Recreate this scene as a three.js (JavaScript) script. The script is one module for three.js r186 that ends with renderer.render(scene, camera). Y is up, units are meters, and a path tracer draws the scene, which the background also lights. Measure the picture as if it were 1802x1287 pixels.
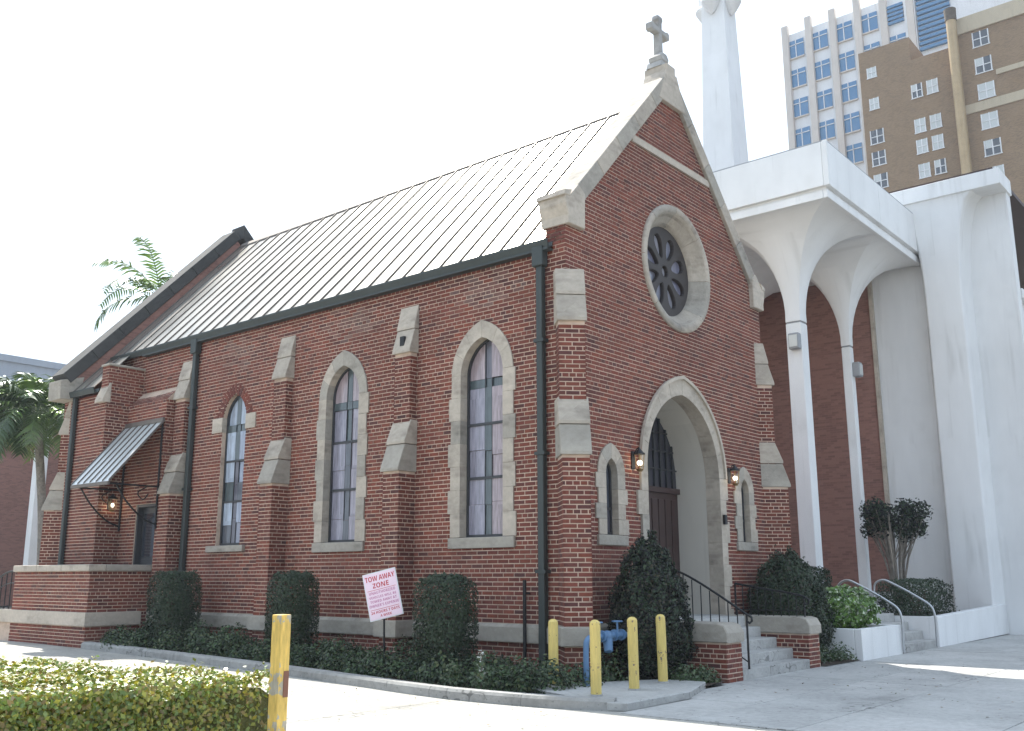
import * as THREE from 'three';
import { mergeGeometries } from 'three/addons/utils/BufferGeometryUtils.js';
import { RoundedBoxGeometry } from 'three/addons/geometries/RoundedBoxGeometry.js';

// ---------------------------------------------------------------- camera, sky, sun, exposure
const V3 = (x, y, z) => new THREE.Vector3(x, y, z);
const scene = new THREE.Scene();
const camera = new THREE.PerspectiveCamera(40.985, 1024 / 731, 0.1, 2000);
camera.position.set(-12.037, 1.55, 9.046);
camera.up.set(-0.16115, 0.97747, 0.1363);
camera.lookAt(-12.037 + 0.75296 * 10, 1.55 + 0.21105 * 10, 9.046 - 0.62331 * 10);
const renderer = new THREE.WebGLRenderer({ antialias: true });
renderer.setSize(1024, 731);
renderer.toneMapping = THREE.LinearToneMapping;
renderer.toneMappingExposure = 2.4;
renderer.shadowMap.enabled = true;
const SUN = V3(0.30, 1, -0.65).normalize();
{ // hazy bright sky: white towards the sun and the horizon, pale blue elsewhere
  const w = 1024, h = 512, d = new Float32Array(w * h * 4);
  for (let j = 0; j < h; j++) for (let i = 0; i < w; i++) {
    const th = ((j + 0.5) / h - 0.5) * Math.PI, ph = ((i + 0.5) / w - 0.5) * 2 * Math.PI;
    const x = Math.cos(th) * Math.cos(ph), y = Math.sin(th), z = Math.cos(th) * Math.sin(ph);
    const ang = Math.acos(Math.min(1, Math.max(-1, x * SUN.x + y * SUN.y + z * SUN.z))) * 180 / Math.PI;
    const e = Math.max(0, y), hz = Math.exp(-e * 3.2);
    const halo = 0.68 * Math.exp(-ang / 32) + 0.25 * Math.exp(-ang / 9);
    const o = (j * w + i) * 4;
    d[o] = 0.30 + 0.20 * hz + halo; d[o + 1] = 0.40 + 0.17 * hz + halo; d[o + 2] = 0.55 + 0.10 * hz + halo * 0.96; d[o + 3] = 1;
  }
  const t = new THREE.DataTexture(d, w, h, THREE.RGBAFormat, THREE.FloatType);
  t.mapping = THREE.EquirectangularReflectionMapping; t.magFilter = THREE.LinearFilter; t.minFilter = THREE.LinearFilter; t.needsUpdate = true;
  scene.background = t; scene.environment = t;
}
const sun = new THREE.DirectionalLight(new THREE.Color(1, 0.955, 0.87), 4.2);
sun.position.copy(SUN).multiplyScalar(120); sun.castShadow = true; sun.shadow.radius = 1;
sun.shadow.mapSize.set(4096, 4096);
Object.assign(sun.shadow.camera, { left: -60, right: 60, top: 60, bottom: -60, near: 1, far: 300 });
scene.add(sun, sun.target);

// ---------------------------------------------------------------- helpers
let seedN = 12345;
const rnd = () => { seedN = (seedN + 0x6d2b79f5) | 0; let t = Math.imul(seedN ^ (seedN >>> 15), 1 | seedN); t = (t + Math.imul(t ^ (t >>> 7), 61 | t)) ^ t; return ((t ^ (t >>> 14)) >>> 0) / 4294967296; };
const rr = (a, b) => a + (b - a) * rnd();
const col = (r, g, b) => new THREE.Color().setRGB(r, g, b);
const used = new Map();
function numbered(n) { const k = used.get(n) || 0; used.set(n, k + 1); return k ? n + '_' + String(k).padStart(3, '0') : n; }
function hash(i, j, s) { let h = Math.imul(i, 374761393) + Math.imul(j, 668265263) + Math.imul(s, 974634533); h = Math.imul(h ^ (h >>> 13), 1274126177); return ((h ^ (h >>> 16)) >>> 0) / 4294967296; }
function vnoise(x, y, p, s) { // tileable value noise of period p
  const i = Math.floor(x), j = Math.floor(y), f = x - i, g = y - j, u = f * f * (3 - 2 * f), v = g * g * (3 - 2 * g);
  const w = (a) => ((a % p) + p) % p, a = hash(w(i), w(j), s), b = hash(w(i + 1), w(j), s), c = hash(w(i), w(j + 1), s), d = hash(w(i + 1), w(j + 1), s);
  return a + (b - a) * u + (c - a) * v + (a - b - c + d) * u * v;
}
function fbm(x, y, p, oct, s) { let a = 0, k = 0.5, t = 0; for (let o = 0; o < oct; o++) { a += k * vnoise(x, y, p, s + o); t += k; x *= 2; y *= 2; p *= 2; k *= 0.55; } return a / t; }
function dataTex(n, fn, srgb, rep) {
  const d = new Uint8Array(n * n * 4);
  for (let j = 0; j < n; j++) for (let i = 0; i < n; i++) { const c = fn(i / n, j / n), o = (j * n + i) * 4; for (let k = 0; k < 3; k++) d[o + k] = Math.max(0, Math.min(255, (c.length ? c[k] : c) * 255)); d[o + 3] = 255; }
  const t = new THREE.DataTexture(d, n, n); t.wrapS = t.wrapT = THREE.RepeatWrapping; t.magFilter = THREE.LinearFilter; t.minFilter = THREE.LinearMipmapLinearFilter; t.generateMipmaps = true;
  if (srgb) t.colorSpace = THREE.SRGBColorSpace; t.repeat.set(1 / rep, 1 / rep); t.needsUpdate = true; return t;
}
const s2 = (l) => Math.pow(Math.max(0, l), 1 / 2.2);
const T = {
  stone: dataTex(512, (u, v) => { const a = fbm(u * 4, v * 4, 4, 5, 1), b = fbm(u * 40, v * 40, 40, 3, 7), st = Math.max(0, fbm(u * 3, v * 9, 3, 4, 17) - 0.55) * 1.5, k = 0.62 + 0.45 * a + 0.22 * (b - 0.5) - st * 0.9; return [s2(k), s2(k * (0.99 - st * 0.03)), s2(k * (0.98 - st * 0.05))]; }, true, 2.1),
  fine: dataTex(256, (u, v) => fbm(u * 24, v * 24, 24, 4, 5), false, 0.6),
  conc: dataTex(1024, (u, v) => { const a = fbm(u * 5, v * 5, 5, 5, 3), b = fbm(u * 80, v * 80, 80, 3, 9), st = Math.max(0, fbm(u * 7 + 3, v * 7, 7, 5, 31) - 0.56) * 0.6, cr = Math.abs(fbm(u * 3 + 0.7, v * 3, 3, 5, 77) - 0.5) < 0.0035 && fbm(u * 4, v * 4, 4, 2, 79) > 0.5 ? 0.35 : 0, sp = fbm(u * 110, v * 110, 110, 2, 99) > 0.83 ? 0.25 : 0, k = 0.70 + 0.4 * (a - 0.5) + 0.28 * (b - 0.5) + 0.2 - st - cr - sp; return [s2(k), s2(k * 0.995), s2(k * 0.98)]; }, true, 4.3),
  plaster: dataTex(512, (u, v) => { const a = fbm(u * 3, v * 3, 3, 5, 13), b = fbm(u * 12, v * 2, 2, 4, 23), st = Math.max(0, fbm(u * 40, v * 2.5, 40, 3, 29) - 0.64) * 0.45 + Math.max(0, fbm(u * 6, v * 6, 6, 4, 33) - 0.6) * 0.22, k = 0.9 + 0.16 * (a - 0.3) + 0.14 * (b - 0.5) - st; return [s2(k), s2(k * (1 - 0.03 * st)), s2(k * (1 - 0.1 * st))]; }, true, 5.3),
  brick: dataTex(256, (u, v) => { const a = fbm(u * 6, v * 6, 6, 4, 41), b = fbm(u * 50, v * 50, 50, 2, 47), k = 0.62 + 0.5 * a + 0.3 * (b - 0.5); return [s2(k), s2(k * 0.98), s2(k * 0.97)]; }, true, 0.9),
  metal: dataTex(512, (u, v) => { const a = fbm(u * 4, v * 4, 4, 5, 51), b = fbm(u * 30, v * 4, 4, 3, 57), k = 0.75 + 0.3 * a + 0.2 * (b - 0.5); return [s2(k), s2(k), s2(k)]; }, true, 3.1),
  metalR: dataTex(512, (u, v) => { const a = fbm(u * 5, v * 5, 5, 5, 61); return 0.7 + 0.5 * (a - 0.5); }, false, 3.1),
  glass: dataTex(256, (u, v) => { const a = fbm(u * 36, v * 3, 36, 3, 91), b = fbm(u * 10, v * 10, 10, 4, 95), k = 0.42 + 0.75 * a + 0.18 * (b - 0.5); return [s2(k), s2(k), s2(k * 1.02)]; }, true, 0.9),
  soil: dataTex(256, (u, v) => { const k = 0.4 + 0.8 * fbm(u * 20, v * 20, 20, 4, 71); return [s2(k), s2(k * 0.95), s2(k * 0.9)]; }, true, 1.7),
  farbrick: dataTex(1024, (u, v) => { const ny = 72, nx = 22; const j = Math.floor(v * ny), fv = v * ny - j, uu = u * nx + (j % 2) * 0.5, i = Math.floor(uu), fu = uu - i; const m = fv < 0.15 || fu < 0.05; const h = hash(i % nx, j, 81), n = fbm(u * 6, v * 6, 6, 4, 83); const k = (m ? 1.15 : 0.72 + 0.36 * h) * (0.8 + 0.4 * n); return m ? [s2(k), s2(k * 0.99), s2(k * 0.97)] : [s2(k), s2(k), s2(k)]; }, true, 4.8),
};
const M = {};
const mat = (n, c, rough, o = {}) => (M[n] = new THREE.MeshStandardMaterial({ color: c, roughness: rough, ...o }));
mat('mortar', col(0.65, 0.50, 0.39), 0.95, { map: T.stone, bumpMap: T.fine, bumpScale: 0.004 });
mat('bricks', col(1, 1, 1), 0.88, { map: T.brick, vertexColors: true, bumpMap: T.fine, bumpScale: 0.003 });
const BT = [[0.176, 0.046, 0.031], [0.150, 0.041, 0.029], [0.205, 0.058, 0.037], [0.128, 0.038, 0.029], [0.178, 0.058, 0.040], [0.106, 0.036, 0.030], [0.192, 0.050, 0.029]];
const brickMats = BT.map((c, i) => mat('brick' + i, col(...c), 0.88, { map: T.brick, bumpMap: T.fine, bumpScale: 0.003 }));
mat('stone', col(0.49, 0.43, 0.355), 0.85, { map: T.stone, bumpMap: T.fine, bumpScale: 0.004 });
mat('stone2', col(0.40, 0.365, 0.31), 0.85, { map: T.stone, bumpMap: T.fine, bumpScale: 0.004 });
mat('stone3', col(0.53, 0.465, 0.385), 0.85, { map: T.stone, bumpMap: T.fine, bumpScale: 0.004 });
mat('stoneMid', col(0.44, 0.43, 0.41), 0.9, { map: T.stone, bumpMap: T.fine, bumpScale: 0.005 });
mat('stoneDark', col(0.065, 0.064, 0.062), 0.9, { map: T.stone, bumpMap: T.fine, bumpScale: 0.005 });
mat('portalPlaster', col(0.58, 0.54, 0.47), 0.8, { map: T.plaster, bumpMap: T.fine, bumpScale: 0.002 });
mat('white', col(0.80, 0.80, 0.79), 0.75, { map: T.plaster, bumpMap: T.fine, bumpScale: 0.0015 });
mat('white2', col(0.76, 0.76, 0.75), 0.75, { map: T.plaster, bumpMap: T.fine, bumpScale: 0.0015 });
mat('roof', col(0.46, 0.435, 0.385), 0.5, { metalness: 0.75, map: T.metal, roughnessMap: T.metalR });
mat('awning', col(0.62, 0.64, 0.63), 0.35, { metalness: 0.35, map: T.metal });
mat('seam', col(0.19, 0.165, 0.145), 0.6, { metalness: 0.5, map: T.metal });
mat('gutter', col(0.055, 0.065, 0.062), 0.55, { metalness: 0.3, map: T.metal });
mat('iron', col(0.02, 0.02, 0.021), 0.5, { metalness: 0.4 });
mat('frame', col(0.035, 0.036, 0.04), 0.5, {});
mat('tracery', col(0.032, 0.024, 0.021), 0.6, {});
mat('wood', col(0.055, 0.028, 0.024), 0.6, { map: T.metal });
mat('concrete', col(0.45, 0.445, 0.43), 0.9, { map: T.conc, bumpMap: T.fine, bumpScale: 0.004 });
mat('concreteB', col(0.42, 0.418, 0.405), 0.9, { map: T.conc, bumpMap: T.fine, bumpScale: 0.004 });
mat('drive', col(0.40, 0.385, 0.35), 0.9, { map: T.conc, bumpMap: T.fine, bumpScale: 0.006 });
mat('kerb', col(0.34, 0.335, 0.32), 0.9, { map: T.conc, bumpMap: T.fine, bumpScale: 0.004 });
mat('ground', col(0.17, 0.165, 0.15), 0.95, { map: T.conc });
mat('soil', col(0.07, 0.05, 0.035), 1, { map: T.soil, bumpMap: T.fine, bumpScale: 0.03 });
T.paint = dataTex(512, (u, v) => { const n = fbm(u * 7, v * 7, 7, 5, 121), f = fbm(u * 40, v * 5, 40, 3, 123), d = 0.82 + 0.32 * f, chip = n > 0.725, rust = n > 0.71; const c = chip ? [0.16, 0.13, 0.10] : rust ? [0.34, 0.19, 0.07] : [0.64, 0.49, 0.15]; return c.map((x) => s2(x * d)); }, true, 0.55);
mat('yellow', col(1, 1, 1), 0.55, { map: T.paint, bumpMap: T.fine, bumpScale: 0.001 });
mat('bluePaint', col(0.095, 0.19, 0.33), 0.5, { map: T.plaster });
mat('steel', col(0.45, 0.46, 0.47), 0.4, { metalness: 0.8 });
mat('boxGrey', col(0.30, 0.31, 0.32), 0.6, {});
mat('brass', col(0.30, 0.20, 0.09), 0.45, { metalness: 0.7 });
mat('farBrick', col(0.28, 0.145, 0.115), 0.9, { map: T.farbrick });
mat('hotel', col(0.27, 0.18, 0.105), 0.9, { map: T.farbrick });
mat('hotelTrim', col(0.50, 0.42, 0.30), 0.85, { map: T.plaster });
mat('towerWhite', col(0.76, 0.76, 0.76), 0.8, { map: T.plaster });
mat('towerPier', col(0.62, 0.56, 0.50), 0.8, { map: T.plaster });
mat('greyWall', col(0.30, 0.33, 0.38), 0.85, { map: T.plaster });
mat('bark', col(0.14, 0.115, 0.09), 0.95, { map: T.soil, bumpMap: T.fine, bumpScale: 0.01 });
mat('palmBark', col(0.30, 0.28, 0.25), 0.95, { map: T.soil, bumpMap: T.fine, bumpScale: 0.01 });
M.towerGlass = new THREE.MeshPhysicalMaterial({ color: col(0.04, 0.16, 0.32), roughness: 0.12, clearcoat: 1, clearcoatRoughness: 0.05 });
M.darkGlass = new THREE.MeshPhysicalMaterial({ color: col(0.03, 0.035, 0.045), roughness: 0.12, clearcoat: 1, clearcoatRoughness: 0.05 });
M.blind = new THREE.MeshPhysicalMaterial({ color: col(0.50, 0.52, 0.50), roughness: 0.3, clearcoat: 0.8, clearcoatRoughness: 0.1 });
M.leaf = new THREE.MeshPhysicalMaterial({ color: col(1, 1, 1), vertexColors: true, roughness: 0.5, transmission: 0.25, thickness: 0, side: THREE.DoubleSide });
M.leafDull = new THREE.MeshPhysicalMaterial({ color: col(1, 1, 1), vertexColors: true, roughness: 0.75, transmission: 0.15, thickness: 0, side: THREE.DoubleSide });

function metreUV(g) { // uv in metres, projected along each face's main axis
  if (g.index) g = g.toNonIndexed();
  const p = g.attributes.position, n = p.count, uv = new Float32Array(n * 2), a = V3(), b = V3(), c = V3(), m = V3();
  for (let i = 0; i < n; i += 3) {
    a.fromBufferAttribute(p, i); b.fromBufferAttribute(p, i + 1); c.fromBufferAttribute(p, i + 2);
    m.copy(b).sub(a).cross(c.clone().sub(a)); const x = Math.abs(m.x), y = Math.abs(m.y), z = Math.abs(m.z);
    [a, b, c].forEach((q, k) => { const o = (i + k) * 2; if (y >= x && y >= z) { uv[o] = q.x; uv[o + 1] = q.z; } else if (x >= z) { uv[o] = q.z; uv[o + 1] = q.y; } else { uv[o] = q.x; uv[o + 1] = q.y; } });
  }
  g.setAttribute('uv', new THREE.BufferAttribute(uv, 2)); return g;
}
function join(list) { // one geometry of position, normal, uv
  const l = list.map((g) => { g = g.index ? g.toNonIndexed() : g; for (const k of Object.keys(g.attributes)) if (!['position', 'normal', 'uv', 'color'].includes(k)) g.deleteAttribute(k); return g; });
  return l.length === 1 ? l[0] : mergeGeometries(l);
}
function obj(name, geos, m, parent = scene) {
  const g = metreUV(join(Array.isArray(geos) ? geos : [geos]));
  const o = new THREE.Mesh(g, m); o.name = parent === scene ? numbered(name) : name; o.castShadow = o.receiveShadow = true; parent.add(o); return o;
}
function rawMesh(name, g, m, parent = scene) { const o = new THREE.Mesh(g, m); o.name = parent === scene ? numbered(name) : name; o.castShadow = o.receiveShadow = true; parent.add(o); return o; }
function tag(o, label, category, group) { o.userData.label = label; o.userData.category = category; if (group) o.userData.group = group; return o; }
function thing(name, label, category, pos = [0, 0, 0], turn = 0, group) { const o = new THREE.Group(); o.name = numbered(name); o.position.set(...pos); o.rotation.y = turn; scene.add(o); return tag(o, label, category, group); }
function struct(o) { o.userData.kind = 'structure'; return o; }
function bx(x0, x1, y0, y1, z0, z1) { const g = new THREE.BoxGeometry(x1 - x0, y1 - y0, z1 - z0); g.translate((x0 + x1) / 2, (y0 + y1) / 2, (z0 + z1) / 2); return g; }
function rbx(x0, x1, y0, y1, z0, z1, r = 0.012) { const g = new RoundedBoxGeometry(x1 - x0, y1 - y0, z1 - z0, 1, r); g.translate((x0 + x1) / 2, (y0 + y1) / 2, (z0 + z1) / 2); return g; }
function tube(pts, r, seg = 24, rad = 8) { return new THREE.TubeGeometry(new THREE.CatmullRomCurve3(pts.map((p) => V3(...p)), false, 'centripetal'), seg, r, rad); }
function rod(a, b, r, r2 = r, n = 10) { const A = V3(...a), B = V3(...b), g = new THREE.CylinderGeometry(r2, r, A.distanceTo(B), n); g.translate(0, A.distanceTo(B) / 2, 0); g.applyQuaternion(new THREE.Quaternion().setFromUnitVectors(V3(0, 1, 0), B.clone().sub(A).normalize())); g.translate(A.x, A.y, A.z); return g; }
function prism(pts, d, bevel = 0) { const s = new THREE.Shape(pts.map((p) => new THREE.Vector2(...p))); return new THREE.ExtrudeGeometry(s, { depth: d - 2 * bevel, bevelEnabled: bevel > 0, bevelSize: bevel, bevelThickness: bevel, bevelOffset: -bevel, bevelSegments: 1, curveSegments: 16 }).translate(0, 0, bevel); }
// a wall frame: origin, U to the right as seen from outside, N outward; local (u, v, n)
function frame(o, U) { const u = V3(...U).normalize(), n = u.clone().cross(V3(0, 1, 0)); return new THREE.Matrix4().makeBasis(u, V3(0, 1, 0), n).setPosition(...o); }
const FS = frame([0, 0, 0], [0, 0, 1]);      // side wall, facing -x, u = z
const ZF = 0.2;
const FF = frame([0, 0, ZF], [1, 0, 0]);      // front wall, facing +z, u = x
const inF = (g, F) => g.applyMatrix4(F);
// two-centred arch helpers
function archPts(cx, ys, a, rise, n = 12) { // from right springing over the apex to left springing
  const R = (a * a + rise * rise) / (2 * a), off = R - a, tm = Math.acos(off / R), out = [];
  for (let i = 0; i <= n; i++) { const t = tm * i / n; out.push([cx - off + R * Math.cos(t), ys + R * Math.sin(t)]); }
  for (let i = n - 1; i >= 0; i--) { const t = tm * i / n; out.push([cx + off - R * Math.cos(t), ys + R * Math.sin(t)]); }
  return out;
}
const archTop = (cx, ys, a, rise) => { const R = (a * a + rise * rise) / (2 * a), off = R - a; return (u) => ys + Math.sqrt(Math.max(0, R * R - (Math.abs(u - cx) + off) ** 2)); };
function archPoly(cx, y0, ys, a, rise, n) { return [[cx - a, y0], [cx + a, y0], ...archPts(cx, ys, a, rise, n)]; }

// ---------------------------------------------------------------- brick laying: real bricks, 6 mm proud of the mortar
const CH = 0.07, BL = 0.222, J = 0.016;
function scan(polys, v) { const xs = []; for (const p of polys) for (let i = 0; i < p.length; i++) { const [x0, y0] = p[i], [x1, y1] = p[(i + 1) % p.length]; if ((y0 > v) !== (y1 > v)) xs.push(x0 + (v - y0) / (y1 - y0) * (x1 - x0)); } xs.sort((a, b) => a - b); const r = []; for (let i = 0; i + 1 < xs.length; i += 2) r.push([xs[i], xs[i + 1]]); return r; }
function lay(list, F, polys, v0, v1, o = {}) {
  const k0 = Math.round(v0 / CH), k1 = Math.floor((v1 + 0.001) / CH);
  for (let k = k0; k < k1; k++) {
    const vm = (k + 0.5) * CH, header = k % 6 === 5, L = header ? BL / 2 : BL, sh = header ? BL / 4 : (k % 2) * BL / 2;
    for (const [a, b] of scan(polys, vm)) {
      let i = Math.floor((a - sh) / L);
      for (; ; i++) {
        const u0 = Math.max(a + 0.002, i * L + sh + J / 2), u1 = Math.min(b - 0.002, (i + 1) * L + sh - J / 2);
        if (i * L + sh > b) break;
        if (u1 - u0 < 0.02) continue;
        list.push({ F, u: (u0 + u1) / 2, w: u1 - u0, v: vm, h: CH - J, t: o.tone ? o.tone((u0 + u1) / 2, vm) : null, n: rr(-0.0015, 0.002), host: o.host });
      }
    }
  }
}
function brickColor(b) { if (b.c === undefined) { b.c = Math.floor(rnd() * BT.length); if (rnd() < 0.5) b.c = [0, 1, 2, 4, 6][Math.floor(rnd() * 5)]; } return BT[b.c]; }
function mergedBricks(list, depth = 0.02) {
  const n = list.length * 20, P = new Float32Array(n * 3), N = new Float32Array(n * 3), C = new Float32Array(n * 3), UV = new Float32Array(n * 2), I = new Uint32Array(list.length * 30);
  let o = 0, q = 0; const p = V3(), nn = V3();
  for (const b of list) {
    const c = brickColor(b), j = rr(0.86, 1.16) * (0.72 + 0.56 * fbm(b.u * 0.55 + 40, b.v * 0.55 + (b.F.elements[0] > 0.5 ? 7 : 40), 999, 4, 131)), hw = b.w / 2, hh = b.h / 2, n0 = -depth, n1 = b.n, ou = rnd() * 5, ov = rnd() * 5;
    let cc = c.map((x) => x * j); if (b.t) cc = cc.map((x, k) => x + (b.t[k] - x) * b.t[3]);
    const faces = [[[-hw, -hh, n1], [hw, -hh, n1], [hw, hh, n1], [-hw, hh, n1], [0, 0, 1]], [[-hw, hh, n1], [hw, hh, n1], [hw, hh, n0], [-hw, hh, n0], [0, 1, 0]], [[-hw, -hh, n0], [hw, -hh, n0], [hw, -hh, n1], [-hw, -hh, n1], [0, -1, 0]], [[hw, -hh, n1], [hw, -hh, n0], [hw, hh, n0], [hw, hh, n1], [1, 0, 0]], [[-hw, -hh, n0], [-hw, -hh, n1], [-hw, hh, n1], [-hw, hh, n0], [-1, 0, 0]]];
    for (const f of faces) {
      nn.set(...f[4]).transformDirection(b.F);
      for (let k = 0; k < 4; k++) { p.set(b.u + f[k][0], b.v + f[k][1], f[k][2]).applyMatrix4(b.F); P.set([p.x, p.y, p.z], (o + k) * 3); N.set([nn.x, nn.y, nn.z], (o + k) * 3); C.set(cc, (o + k) * 3); UV.set([ou + f[k][0] + f[k][2], ov + f[k][1] + f[k][2]], (o + k) * 2); }
      I.set([o, o + 1, o + 2, o, o + 2, o + 3], q); o += 4; q += 6;
    }
  }
  const g = new THREE.BufferGeometry();
  g.setAttribute('position', new THREE.BufferAttribute(P, 3)); g.setAttribute('normal', new THREE.BufferAttribute(N, 3)); g.setAttribute('color', new THREE.BufferAttribute(C, 3)); g.setAttribute('uv', new THREE.BufferAttribute(UV, 2)); g.setIndex(new THREE.BufferAttribute(I, 1)); return g;
}
const brickGeos = new Map();
function singleBrick(b, parent) { // one brick, a mesh of its own
  const w = Math.round(b.w * 500) / 500, key = w + ':' + Math.floor(rnd() * 3);
  if (!brickGeos.has(key)) { const g = new RoundedBoxGeometry(w, b.h, 0.03, 1, 0.003); g.translate(0, 0, -0.015); const uv = g.attributes.uv, ps = g.attributes.position, ou = rnd() * 4; for (let i = 0; i < uv.count; i++) uv.setXY(i, ou + ps.getX(i), ou + ps.getY(i) + ps.getZ(i)); brickGeos.set(key, g); }
  brickColor(b); const o = new THREE.Mesh(brickGeos.get(key), brickMats[b.c]); o.name = 'brick'; o.castShadow = o.receiveShadow = true;
  const m = b.F.clone().multiply(new THREE.Matrix4().makeTranslation(b.u, b.v, b.n)); m.decompose(o.position, o.quaternion, o.scale); parent.add(o); return o;
}
// ================================================================ the chapel
const chapel = thing('brick_chapel', 'red brick gothic chapel with stone trimmed windows and grey standing seam roof', 'chapel');
const CB = [];               // every brick of the chapel
const W = 6.96, ZB = -14.3, CX = 3.48, AP = 10.96, E0 = 7.2;
const slab = (F, polys, d) => { // mortar core of a wall, its face 6 mm behind the bricks
  const s = new THREE.Shape(polys[0].map((p) => new THREE.Vector2(...p))); for (const h of polys.slice(1)) s.holes.push(new THREE.Path(h.map((p) => new THREE.Vector2(...p))));
  const g = new THREE.ExtrudeGeometry(s, { depth: d - 0.006, bevelEnabled: false }); g.translate(0, 0, -d); return inF(g, F);
};
// ---- side wall with three windows and a door
const SW = [-1.565, -5.075];                      // tall stone windows
const W3 = -8.56;
const sidePoly = [[-13.85, 0], [ZF - 0.003, 0], [ZF - 0.003, 6.86], [-13.85, 6.86]];
const sideHoles = [...SW.map((c) => archPoly(c, 2.05, 4.9, 0.465 + 0.2, 0.6 + 0.2)), archPoly(W3, 2.18, 4.82, 0.42, 0.56)];
const patch = (u, v) => { // pale efflorescence on the bricks above the windows
  for (const c of [-1.5, -5.0, -8.5]) { const d = Math.hypot((u - c) / 0.62, (v - 6.33) / 0.27) + (hash(Math.round(u * 9), Math.round(v * 14), 5) - 0.5) * 1.3; if (d < 0.95) return [0.2, 0.15, 0.13, 0.25 + 0.3 * hash(Math.round(u * 31), Math.round(v * 37), 8)]; }
  return null;
};
const sideWall = obj('side_wall', slab(FS, [sidePoly.map(([a, b]) => [Math.min(a, ZF - 0.41), b]), ...sideHoles], 0.4), M.mortar, chapel);
lay(CB, FS, [sidePoly, ...sideHoles], 0, 6.86, { tone: patch, host: sideWall });
// brick corner strip of the gable wall thickness carries the side bricks at the front end
// ---- front gable wall
const gable = [[0.006, 0], [W - 0.006, 0], [W - 0.006, E0], [CX, AP], [0.006, E0]];
const PORT = { c: CX, ys: 3.36, a: 1.27, ri: 1.42, ao: 1.49, ro: 1.75 };
const FW = [1.14, 5.82];                          // slit windows beside the portal
const ROSE = [3.52, 7.21];
const circle = (c, r, n = 40) => [...Array(n)].map((_, i) => [c[0] + r * Math.cos(i / n * 2 * Math.PI), c[1] + r * Math.sin(i / n * 2 * Math.PI)]);
const frontHoles = [archPoly(PORT.c, -0.1, PORT.ys, 1.38, 1.58), ...FW.map((c) => archPoly(c, 2.08, 3.2, 0.3, 0.4)), circle(ROSE, 1.1)];
frontHoles[0] = frontHoles[0].map(([a, b]) => [a, Math.max(0.02, b)]);
const frontWall = obj('front_wall', slab(FF, [gable, ...frontHoles], 0.4), M.mortar, chapel);
lay(CB, FF, [[[0.004, 0], [W - 0.004, 0], [W - 0.004, E0], [CX, AP], [0.004, E0]], ...frontHoles], 0, 11.0, { host: frontWall });
// ---- the other walls: far side, rear gable, the wider rear bay with its cheek wall
const FR = frame([W, 0, ZF], [0, 0, -1]), FB = frame([W, 0, ZB], [-1, 0, 0]);
obj('far_side_wall', [slab(FR, [[[0.41, 0], [-ZB - 0.2, 0], [-ZB - 0.2, 6.86], [0.41, 6.86]]], 0.4)], M.farBrick, chapel);
obj('rear_wall', [slab(FB, [[[0.0, 0], [W + 0.85, 0], [W + 0.85, 5.9], [CX, 10.7], [0.0, 6.9]]], 0.4)], M.farBrick, chapel);
const FC = frame([-0.9, 0, -12.3], [1, 0, 0]), FL = frame([-0.9, 0, 0], [0, 0, 1]);
const rearPoly = [[ZB, 0], [-12.3, 0], [-12.3, 6.37], [-12.6, 6.37], [-12.6, 5.72], [ZB, 5.72]];
const rearBay = obj('rear_bay_wall', [slab(FL, [rearPoly.map(([a, b]) => [a === -12.3 ? -12.306 : a, b])], 0.3), slab(FC, [[[0.3, 0], [0.9, 0], [0.9, 6.37], [0.3, 6.37]]], 0.3)], M.mortar, chapel);
lay(CB, FL, [rearPoly.map(([a, b]) => [a === -12.3 ? -12.304 : a, b])], 0, 6.75, { host: rearBay });
lay(CB, FC, [[[0.004, 0], [0.895, 0], [0.895, 6.37], [0.004, 6.37]]], 0, 6.75, { host: rearBay });
const FD = frame([-0.35, 0, 0], [0, 0, 1]), doorPoly = [[-12.295, 0], [-10.66, 0], [-10.66, 5.46], [-12.295, 5.46]], doorHole = [[-11.62, 0.02], [-10.78, 0.02], [-10.78, 3.15], [-11.62, 3.15]];
const doorWall = obj('door_bay_wall', [slab(FD, [doorPoly, doorHole], 0.34), inF(prism([[-0.34, 5.46], [-0.006, 5.46], [-0.34, 5.80]], 1.63).applyMatrix4(new THREE.Matrix4().makeBasis(V3(0, 0, 1), V3(0, 1, 0), V3(-1, 0, 0)).setPosition(-10.66, 0, 0)), FD)], M.mortar, chapel);
lay(CB, FD, [doorPoly, doorHole], 0, 5.46, { host: doorWall }); lay(CB, frame([-0.35, 0, -10.654], [1, 0, 0]), [[[0.004, 3.3], [0.34, 3.3], [0.34, 5.46], [0.004, 5.46]]], 3.3, 5.46, { host: doorWall });
{ const s = Math.hypot(0.33, 0.32); lay(CB, new THREE.Matrix4().makeBasis(V3(0, 0, 1), V3(0.33 / s, 0.32 / s, 0), V3(-0.32 / s, 0.33 / s, 0)).setPosition(-0.352, 5.462, 0), [[[-12.295, 0], [-10.66, 0], [-10.66, 0.45], [-12.295, 0.45]]], 0, 0.45, { host: doorWall }); }
obj('cheek_stone', [prism([[-0.82, 5.5], [-1.02, 5.5], [-1.02, 5.56], [-0.86, 5.96], [-0.82, 5.96]], 0.36, 0.008).translate(0, 0, -12.63)], M.stone3, chapel);
obj('cheek_coping', rbx(-0.93, 0.0, 6.37, 6.42, -12.63, -12.27), M.stone2, chapel);

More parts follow.
